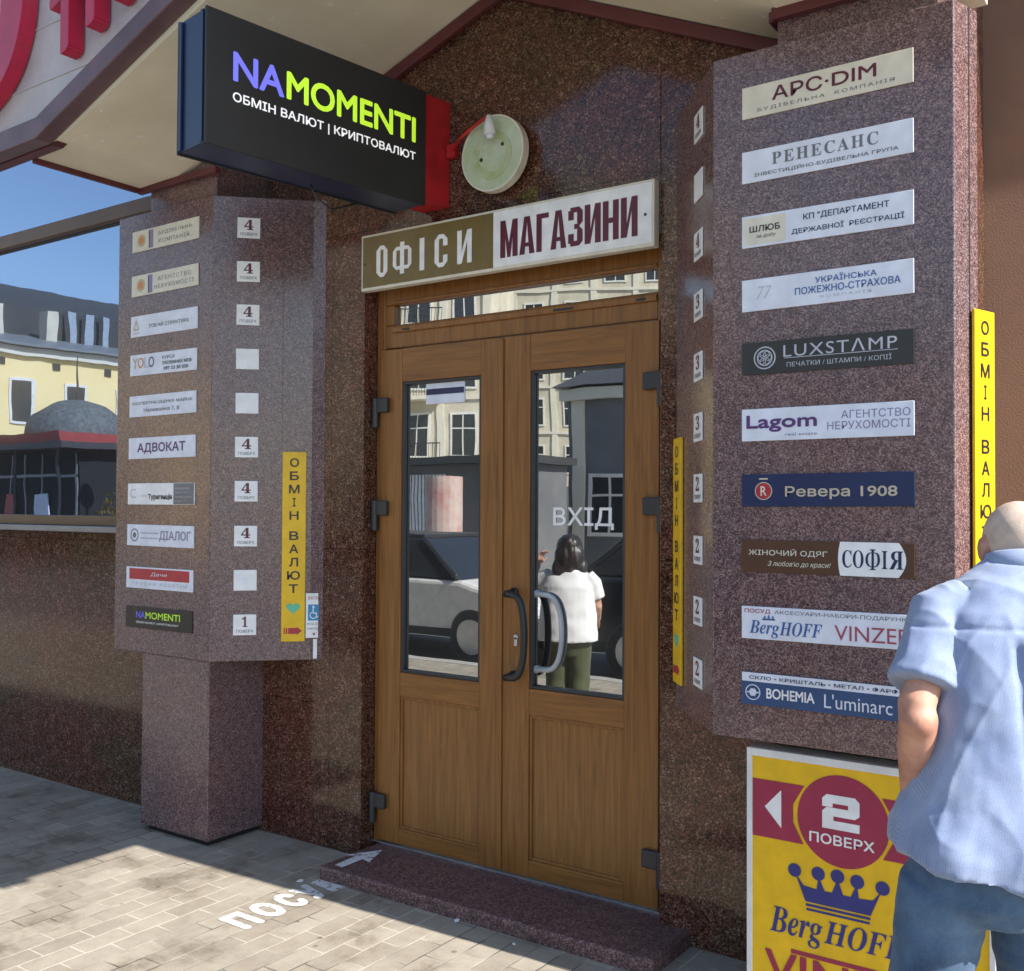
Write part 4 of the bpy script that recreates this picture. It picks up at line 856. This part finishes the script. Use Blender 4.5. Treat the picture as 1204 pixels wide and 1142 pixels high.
# ------------------------------------------------------------------ parked cars
def car(label, loc, rz, paint, tall=0.0, roofm=None):
    t = thing('parked_car', label, 'car', loc, rz, 'cars parked along the kerb')
    L_, W_ = 4.4, 1.76
    prof = [(-2.2, .32), (2.15, .30), (2.2, .55), (2.1, .74), (1.2, .92 + tall), (-2.05, .95 + tall), (-2.2, .75)]
    bm = bmesh.new(); add_prism(bm, prof, -W_ / 2, W_ / 2, 'y'); obj('body', bm, paint, t, bevel=.06, bseg=3)
    cab = [(1.15, .92 + tall), (.45, 1.40 + tall), (-1.45, 1.42 + tall), (-2.0, .95 + tall)]
    bm = bmesh.new()
    lo = [bm.verts.new((x, s * (.86 if z < 1 + tall else .66), z)) for s in (-1,) for x, z in cab]; hi = [bm.verts.new((x, s * (.86 if z < 1 + tall else .66), z)) for s in (1,) for x, z in cab]
    bm.faces.new(lo); bm.faces.new(hi[::-1])
    for i in range(4): bm.faces.new((lo[i], hi[i], hi[(i + 1) % 4], lo[(i + 1) % 4]))
    obj('cabin_glass', bm, m_wdark, t, bevel=.02)
    bm = bmesh.new(); add_box(bm, -1.42, .45, -.64, .64, 1.395 + tall, 1.445 + tall)
    for s in (-1, 1):
        for xa, xb in ((1.13, .45), (-.45, -.42), (-1.98, -1.43)): add_tube(bm, [(xa, s * .865, .95 + tall), (xb, s * .665, 1.41 + tall)], .035, 8)
    obj('roof', bm, roofm or paint, t, bevel=.02)
    for s in (-1, 1):
        bm = bmesh.new(); add_box(bm, .15, .165, s * .8795, s * .884, .36, .9 + tall); add_box(bm, -.95, -.935, s * .8795, s * .884, .36, .9 + tall); obj('door_seam', bm, m_dark, t)
        bm = bmesh.new(); add_box(bm, -2.1, 2.1, s * .880, s * .888, .30, .40); obj('side_sill', bm, m_black, t)
        bm = bmesh.new(); add_box(bm, -.9, -.72, s * .8795, s * .90, .76 + tall, .80 + tall); obj('door_handle', bm, m_black, t)
    for x in (-1.35, 1.35):
        for s in (-1, 1):
            bm = bmesh.new(); add_tube(bm, [(x, s * .70, .33), (x, s * .895, .33)], .33, 24); wh = obj('wheel', bm, m_black, t, bevel=.03)
            bm = bmesh.new(); add_tube(bm, [(x, s * .896, .33), (x, s * .905, .33)], .2, 20); obj('rim', bm, m_steel, wh)
    for s in (-1, 1):
        bm = bmesh.new(); add_box(bm, 2.06, 2.19, s * .62 - .17, s * .62 + .17, .60, .72); obj('headlight', bm, P['cool'], t, bevel=.02)
        bm = bmesh.new(); add_box(bm, -2.215, -2.1, s * .66 - .14, s * .66 + .14, .62, .80); obj('tail_light', bm, m_red, t, bevel=.02)
m_carw = plain('white car paint', (0.62, 0.62, 0.6), 0.2); m_card = plain('black car paint', (0.015, 0.016, 0.02), 0.12)
car('white car parked along the kerb, mirrored in the left door pane', (-8.55, -2.75, -.13), 0, m_carw, .05, m_black)
car('black car parked along the kerb, mirrored in the right door pane', (-3.75, -2.75, -.13), 0, m_card, .16)

# ================================================================== PEOPLE
def fuse(name, bm, voxel, mat, parent, it=6, fold=None):
    """joins overlapping closed shapes into one continuous skin"""
    bmesh.ops.recalc_face_normals(bm, faces=bm.faces)
    me = bpy.data.meshes.new(name + '_raw'); bm.to_mesh(me); bm.free()
    o = bpy.data.objects.new(name, me); C.objects.link(o)
    md = o.modifiers.new('remesh', 'REMESH'); md.mode = 'VOXEL'; md.voxel_size = voxel; md.use_smooth_shade = True
    sm = o.modifiers.new('smooth', 'SMOOTH'); sm.iterations = it; sm.factor = 0.5
    dg = bpy.context.evaluated_depsgraph_get(); dg.update()
    m2 = bpy.data.meshes.new_from_object(o.evaluated_get(dg)); o.modifiers.clear(); o.data = m2; bpy.data.meshes.remove(me); m2.name = name
    if fold:
        nr = [v.normal.copy() for v in m2.vertices]
        for v, n_ in zip(m2.vertices, nr): v.co += n_ * fold(v.co)
    m2.materials.clear(); m2.materials.append(mat)
    for p_ in m2.polygons: p_.use_smooth = True
    o.parent = parent
    return o
def add_hand(bm, wrist, d, across, curl, s=1.0):
    """palm, four unequal bent fingers and a thumb; d points from wrist to knuckles, across towards the thumb, curl is the side the fingers bend to"""
    w_ = Vector(wrist); d = Vector(d).normalized(); a = Vector(across); a = (a - d * a.dot(d)).normalized(); c = Vector(curl); c = (c - d * c.dot(d) - a * c.dot(a)).normalized()
    for k in (-1.5, -.5, .5, 1.5): add_tube(bm, [w_ + a * k * .010 * s, w_ + d * .05 * s + a * k * .019 * s, w_ + d * .088 * s + a * k * .0215 * s], [.014 * s, .0145 * s, .0115 * s], 8)
    for k, ln in zip((1.5, .5, -.5, -1.5), (.072, .08, .074, .058)):
        p0 = w_ + d * .085 * s + a * k * .0225 * s; l = ln * s
        p1 = p0 + (d * .9 + c * .35).normalized() * l * .45; p2 = p1 + (d * .55 + c * .85).normalized() * l * .33; p3 = p2 + (d * .1 + c).normalized() * l * .25
        add_tube(bm, [p0, p1, p2, p3], [.0098 * s, .009 * s, .0083 * s, .0068 * s], 8); add_ball(bm, p3, .0068 * s, u=8, v=6)
    q0 = w_ + d * .025 * s + a * .026 * s; q1 = q0 + (d * .55 + a * .8 + c * .2).normalized() * .042 * s; q2 = q1 + (d * .85 + a * .3 + c * .4).normalized() * .034 * s
    add_tube(bm, [q0, q1, q2], [.0135 * s, .011 * s, .009 * s], 8); add_ball(bm, q2, .009 * s, u=8, v=6)
def add_head(bm, c, s, tilt, turn):
    """skull, jaw, nose, brow, lips and ears in head space (face to +Y), placed at c"""
    b2 = bmesh.new()
    add_ball(b2, (0, -.012, .028), .077, .097, .092, 24, 18); add_ball(b2, (0, .02, -.035), .062, .076, .082, 20, 14); add_ball(b2, (0, .058, -.088), .032, .03, .024)
    add_tube(b2, [(0, .088, .012), (0, .108, -.022), (0, .104, -.034)], [.009, .014, .011], 10); add_ball(b2, (.012, .098, -.034), .009); add_ball(b2, (-.012, .098, -.034), .009)
    add_ball(b2, (.028, .080, .022), .022, .012, .008); add_ball(b2, (-.028, .080, .022), .022, .012, .008)
    add_ball(b2, (0, .09, -.060), .022, .009, .006); add_ball(b2, (0, .087, -.070), .019, .009, .006)
    for q in (-1, 1): add_ball(b2, (q * .084, -.010, -.002), .011, .022, .034); add_ball(b2, (q * .074, .004, -.026), .010, .013, .016)
    m_ = Matrix.Translation(c) @ Matrix.Rotation(turn, 4, 'Z') @ Matrix.Rotation(-tilt, 4, 'X') @ Matrix.Scale(s, 4)
    bmesh.ops.transform(b2, matrix=m_, verts=b2.verts)
    me = bpy.data.meshes.new('head_raw'); b2.to_mesh(me); b2.free(); bm.from_mesh(me); bpy.data.meshes.remove(me)
    return m_
def face_parts(parent, m_, lip):
    bm = bmesh.new()
    for q in (-1, 1): add_ball(bm, m_ @ Vector((q * .028, .079, .008)), .0105)
    obj('eyes', bm, P['white'], parent, smooth=True)
    bm = bmesh.new()
    for q in (-1, 1): add_ball(bm, m_ @ Vector((q * .028, .0868, .008)), .0045)
    obj('pupils', bm, P['black'], parent, smooth=True)
def skin_mat(name, c):
    m, n, b = new_mat(name); L = n.links.new; tc = coords(n)
    nz = N(n, 'ShaderNodeTexNoise', Scale=18.0, Detail=6.0); L(tc, nz.inputs['Vector'])
    r = ramp(n, [(0.3, (c[0] * .72, c[1] * .58, c[2] * .55)), (0.7, tuple(min(1, x * 1.2) for x in c))]); L(nz.outputs[0], r.inputs[0]); L(r.outputs[0], b.inputs['Base Color'])
    b.inputs['Roughness'].default_value = .62; b.inputs['Subsurface Weight'].default_value = .04; b.inputs['Subsurface Radius'].default_value = (.012, .005, .003); b.inputs['Subsurface Scale'].default_value = 1.0
    return m
def cloth_mat(name, a, d, stripe=0, sx=300.0, rough=.85, fuzz=0.0):
    m, n, b = new_mat(name); L = n.links.new; tc = coords(n)
    nz = N(n, 'ShaderNodeTexNoise', Scale=7.0, Detail=6.0, Roughness=.6); L(tc, nz.inputs['Vector'])
    wv = N(n, 'ShaderNodeTexWave', Scale=sx); wv.bands_direction = 'X'; L(tc, wv.inputs['Vector']); wv.inputs['Distortion'].default_value = .6
    wv2 = N(n, 'ShaderNodeTexNoise', Scale=420.0, Detail=2.0); L(tc, wv2.inputs['Vector'])
    ad = N(n, 'ShaderNodeMath', operation='MULTIPLY_ADD'); L(wv.outputs['Fac'], ad.inputs[0]); ad.inputs[1].default_value = stripe; L(nz.outputs[0], ad.inputs[2])
    a2 = N(n, 'ShaderNodeMath', operation='MULTIPLY_ADD'); L(wv2.outputs[0], a2.inputs[0]); a2.inputs[1].default_value = .35; L(ad.outputs[0], a2.inputs[2])
    r = ramp(n, [(0.45, a), (0.95 + stripe * .3 if stripe < .1 else 1.0, d)]); L(a2.outputs[0], r.inputs[0]); L(r.outputs[0], b.inputs['Base Color'])
    b.inputs['Roughness'].default_value = rough; b.inputs['Specular IOR Level'].default_value = .2; b.inputs['Sheen Weight'].default_value = .15
    bp = N(n, 'ShaderNodeBump', Strength=.3, Distance=.001); L(wv2.outputs[0], bp.inputs['Height']); L(bp.outputs[0], b.inputs['Normal'])
    return m
m_skin = skin_mat('weathered skin', (0.50, 0.27, 0.19)); m_skin2 = skin_mat('skin', (0.52, 0.31, 0.22))
m_shirt = cloth_mat('pale blue striped cotton', (0.13, 0.185, 0.33), (0.31, 0.37, 0.52), .22, 120.0)
m_jeans = cloth_mat('blue denim', (0.014, 0.036, 0.088), (0.12, 0.20, 0.31), .05, 200.0)
m_tee = cloth_mat('white jersey', (0.66, 0.67, 0.70), (0.8, 0.8, 0.82)); m_olive = cloth_mat('olive cotton', (0.05, 0.058, 0.028), (0.10, 0.11, 0.06))
m_hairw = plain('short white hair', (0.60, 0.47, 0.38), 0.7, var=.08, scale=25, bump=.8, bscale=700); m_hairb = plain('dark hair', (0.018, 0.012, 0.010), 0.4, var=.3, scale=60)
m_shoe = plain('brown leather', (0.05, 0.03, 0.02), 0.4)

# --- man in a blue shirt
man = thing('person', 'man in pale blue short sleeved shirt and jeans with his back turned', 'person', (-0.437, 2.401, 0), R(35))
bm = bmesh.new()
hm = add_head(bm, Vector((.134, .135, 1.606)), .93, R(20), R(-8))
add_tube(bm, [(.095, .055, 1.50), (.115, .09, 1.545), (.13, .115, 1.585)], [.060, .054, .051], 16)
add_loft(bm, [(.0, 0, .90, .15, .10), (.01, 0, 1.0, .155, .105), (.03, .02, 1.15, .15, .10), (.055, .04, 1.32, .165, .105), (.075, .055, 1.45, .16, .085), (.085, .06, 1.53, .08, .06)])
SH = [(-.075, .05, 1.465), (.25, .05, 1.465)]; EL = [(-.160, -.035, 1.255), (.32, -.035, 1.245)]; WR_ = [(-.115, .105, 1.035), (.245, .185, 1.10)]
for s_, sh, el, wr in ((-1, *[q[0] for q in (SH, EL, WR_)]), (1, *[q[1] for q in (SH, EL, WR_)])):
    mid = Vector(el).lerp(Vector(wr), .3)
    add_tube(bm, [sh, Vector(sh).lerp(Vector(el), .5), Vector(el) + Vector((0, .01, .03)), el, mid, wr], [.036, .037, .039, .040, .041, .028], 16)
    add_ball(bm, el, .041); add_hand(bm, wr, (-s_ * .5, .35, -.25), (-s_ * .1, .3, .9), (-s_ * .6, -.8, 0))
HP = [(-.085, 0, .90), (.095, 0, .90)]; KN = [(-.145, .045, .50), (.15, .04, .50)]; AN = [(-.19, -.01, .075), (.20, -.01, .075)]
for h_, k_, a_ in zip(HP, KN, AN):
    add_tube(bm, [h_, Vector(h_).lerp(Vector(k_), .5), k_, Vector(k_).lerp(Vector(a_), .35), a_], [.085, .072, .054, .052, .036], 16)
    add_ball(bm, (a_[0], a_[1] + .06, .045), .04, .11, .035)
fuse('body', bm, .006, m_skin, man, 4); body = man.children[0] if man.children else None
face_parts(man, hm, None)
# hair: a close white fringe round the back of the head
bm = bmesh.new(); b2 = bmesh.new(); add_ball(b2, (0, -.0135, .026), .0785, .0985, .0925, 36, 26)
for v in list(b2.verts):
    if v.co.y > .03 + .25 * max(0, v.co.z) or v.co.z < -.062: b2.verts.remove(v)
bmesh.ops.transform(b2, matrix=hm, verts=b2.verts)
me = bpy.data.meshes.new('hair_raw'); b2.to_mesh(me); b2.free(); bm.from_mesh(me); bpy.data.meshes.remove(me)
hr = obj('hair', bm, m_hairw, man, smooth=True); sdm = hr.modifiers.new('thickness', 'SOLIDIFY'); sdm.thickness = .003
def ridge(v, a): return (1 - abs(noise.noise(v))) ** a
def shirt_fold(p_):
    v = Vector(p_); back = 1 if v.y < .03 else 0
    f = .005 + .007 * noise.noise((v.x * 5 + 2, v.y * 5, v.z * 1.7))
    f += .0065 * (ridge((v.x * 7 + v.z * 2.6, v.y * 7 + 4, v.z * 1.3 + 1), 7) - .25) + .004 * (ridge((v.x * 11 - v.z * 5, v.y * 11, v.z * 2.6 + 6), 7) - .25)
    f += .0022 * noise.noise((v.x * 34, v.y * 34, v.z * 20))
    if v.z < 1.3: f += .006 * math.sin(v.x * 40 + 3 * noise.noise((v.x * 2, v.y * 2, v.z * 1.5))) * min(1, (1.3 - v.z) * 3)
    if back and v.z < 1.445:                                            # box pleat under the yoke
        k = min(1, (1.445 - v.z) * 30) * max(.25, 1 - (1.445 - v.z) * 1.6)
        f += k * (-.013 * math.exp(-((v.x - .028) / .011) ** 2) + .007 * math.exp(-((v.x - .056) / .018) ** 2))
    if back: f -= .004 * math.exp(-((v.z - 1.447) / .006) ** 2)         # yoke seam
    return f
bm = bmesh.new()
hem = lambda c, s_: .02 * abs(c) ** 2 - .026 * c
add_loft(bm, [(.030, .0, .935, .222, .168, hem), (.032, .0, .975, .216, .166, lambda c, s_: .02 * abs(c) ** 2 - .02 * c), (.040, .008, 1.08, .192, .152), (.052, .02, 1.22, .170, .134), (.066, .030, 1.34, .168, .128), (.078, .038, 1.42, .170, .118), (.082, .044, 1.475, .160, .102), (.095, .050, 1.525, .122, .084), (.108, .064, 1.553, .090, .074), (.116, .078, 1.575, .070, .067)], 48, 2.7)
for s_, sh, el in ((-1, SH[0], EL[0]), (1, SH[1], EL[1])):
    a_, b_ = Vector(sh), Vector(el); o_ = Vector((s_ * .016, 0, 0))
    add_tube(bm, [a_ + Vector((-s_ * .05, 0, .022)), a_ + Vector((s_ * .005, 0, .006)), a_.lerp(b_, .3) + o_ * .3, a_.lerp(b_, .60) + o_ * .5, a_.lerp(b_, .66) + o_ * .5], [.052, .056, .060, .066, .069], 22)
sh_ = fuse('shirt', bm, .005, m_shirt, man, 7, shirt_fold)
bm = bmesh.new()
n = 40; ring = []
for k in range(n):
    t_ = 2 * math.pi * k / n; c_, s_ = math.cos(t_), math.sin(t_)
    ring.append([(.118 + r * c_, .082 + r * .95 * s_ + dy, z + .012 * -s_) for r, dy, z in ((.066, .012, 1.566), (.064, .016, 1.604), (.070, .014, 1.602), (.080, .0, 1.568))])
vs = [[bm.verts.new(p_) for p_ in q] for q in ring]
for k in range(n):
    for i in range(3): bm.faces.new((vs[k][i], vs[(k + 1) % n][i], vs[(k + 1) % n][i + 1], vs[k][i + 1]))
co = obj('collar', bm, m_shirt, sh_, smooth=True); sdm = co.modifiers.new('thickness', 'SOLIDIFY'); sdm.thickness = .003
def jean_fold(p_):
    v = Vector(p_); return .006 * noise.noise((v.x * 14, v.y * 14, v.z * 6)) + .004 * noise.noise((v.x * 8, v.y * 8, v.z * 30))
bm = bmesh.new()
add_loft(bm, [(.005, 0, .835, .115, .105), (.004, 0, .89, .170, .126), (.008, 0, .96, .165, .118), (.012, .005, 1.02, .150, .105)], 32, 2.2)
for h_, k_, a_ in zip(HP, KN, AN):
    add_tube(bm, [h_, Vector(h_).lerp(Vector(k_), .35), Vector(h_).lerp(Vector(k_), .7), k_, Vector(k_).lerp(Vector(a_), .5), Vector(a_) + Vector((0, 0, .0))], [.096, .088, .080, .076, .073, .072], 22)
jn = fuse('jeans', bm, .008, m_jeans, man, 5, jean_fold)
for a_ in AN:
    bm = bmesh.new(); add_ball(bm, (a_[0], a_[1] + .06, .045), .052, .145, .048); add_ball(bm, (a_[0], a_[1] + .0, .06), .048, .07, .06)
    for v in bm.verts: v.co.z = max(v.co.z, .002)
    obj('shoe', bm, m_shoe, man, smooth=True)

# --- woman mirrored in the right door pane
wo = thing('person', 'dark haired woman in a white top and olive trousers, mirrored in the right door pane', 'person', (-4.03, 1.12, 0), R(156))
bm = bmesh.new()
wm = add_head(bm, Vector((0, .05, 1.375)), .92, R(10), R(-10))
add_tube(bm, [(0, .0, 1.22), (0, .03, 1.30)], [.05, .046], 14)
add_loft(bm, [(0, 0, .70, .15, .11), (0, 0, .85, .14, .10), (0, 0, 1.0, .135, .095), (0, 0, 1.16, .15, .09), (0, 0, 1.25, .09, .06)])
add_tube(bm, [(-.17, 0, 1.19), (-.21, .03, .97), (-.20, .16, .86)], [.045, .038, .025], 12); add_hand(bm, (-.20, .16, .86), (.1, .5, -.3), (.4, .2, .8), (.8, 0, 0), .9)
add_tube(bm, [(.17, 0, 1.19), (.31, .08, 1.06), (.25, .15, 1.26)], [.045, .038, .024], 12); add_hand(bm, (.25, .15, 1.26), (-.25, .05, 1), (-.4, .9, 0), (-.9, -.2, 0), .9)
for s_ in (-1, 1):
    add_tube(bm, [(s_ * .08, 0, .75), (s_ * .085, .02, .42), (s_ * .085, -.02, .07)], [.085, .055, .034], 12); add_ball(bm, (s_ * .085, .03, .035), .036, .1, .03)
fuse('body', bm, .007, m_skin2, wo, 4); face_parts(wo, wm, None)
bm = bmesh.new(); add_loft(bm, [(0, 0, .72, .225, .17), (0, 0, .84, .215, .165), (0, 0, 1.0, .20, .15), (0, .005, 1.12, .20, .145), (0, 0, 1.2, .165, .105), (0, 0, 1.25, .10, .08)], 30, 2.2)
add_tube(bm, [(-.13, 0, 1.19), (-.18, .005, 1.14), (-.205, .02, 1.03)], [.065, .068, .066], 16); add_tube(bm, [(.13, 0, 1.19), (.21, .03, 1.15), (.265, .055, 1.10)], [.065, .068, .064], 16)
fuse('top', bm, .008, m_tee, wo, 5, lambda p_: .006 * noise.noise((p_[0] * 10, p_[1] * 10, p_[2] * 14)))
bm = bmesh.new(); add_loft(bm, [(0, 0, .62, .13, .11), (0, 0, .70, .175, .145), (0, 0, .78, .175, .14)], 26)
for s_ in (-1, 1): add_tube(bm, [(s_ * .08, 0, .70), (s_ * .085, .02, .42), (s_ * .085, -.02, .08)], [.098, .082, .07], 16)
fuse('trousers', bm, .009, m_olive, wo, 5, lambda p_: .005 * noise.noise((p_[0] * 12, p_[1] * 12, p_[2] * 10)))
bm = bmesh.new(); b2 = bmesh.new(); add_ball(b2, (0, -.03, .03), .108, .115, .105); add_ball(b2, (0, -.08, -.06), .125, .07, .13); add_ball(b2, (.07, -.075, -.15), .075, .05, .10); add_ball(b2, (-.075, -.07, -.14), .07, .05, .09); add_ball(b2, (.0, -.08, -.17), .06, .05, .09)
bmesh.ops.transform(b2, matrix=wm, verts=b2.verts); me = bpy.data.meshes.new('hair_raw'); b2.to_mesh(me); b2.free(); bm.from_mesh(me); bpy.data.meshes.remove(me)
fuse('hair', bm, .008, m_hairb, wo, 3, lambda p_: .006 * noise.noise((p_[0] * 40, p_[1] * 40, p_[2] * 9)))
for s_ in (-1, 1):
    bm = bmesh.new(); add_ball(bm, (s_ * .085, .035, .04), .045, .125, .04)
    for v in bm.verts: v.co.z = max(v.co.z, .002)
    obj('shoe', bm, m_black, wo, smooth=True)

# ================================================================== LITTER
for i_, (x, y, z, a, sz) in enumerate([(-3.47, 3.30, .004, 20, .016), (-2.62, 3.36, .004, 70, .013), (-2.30, 3.31, .004, 130, .008)]):
    bm = bmesh.new(); add_prism(bm, [(-sz, -sz * .6), (sz * .2, -sz * .8), (sz, -sz * .1), (sz * .5, sz * .7), (-sz * .6, sz * .6)], 0, .003)
    o = obj('paper_scrap', bm, P['white']); o.location = (x, y, z); o.rotation_euler = (R(6), R(-5), R(a)); tag(o, ('white litter scrap on the paving at the left end of the step', 'white litter scrap on the paving before the middle of the step', 'tiniest white litter scrap, on the paving right of the middle of the step')[i_], 'litter', 'scraps of litter on the paving')
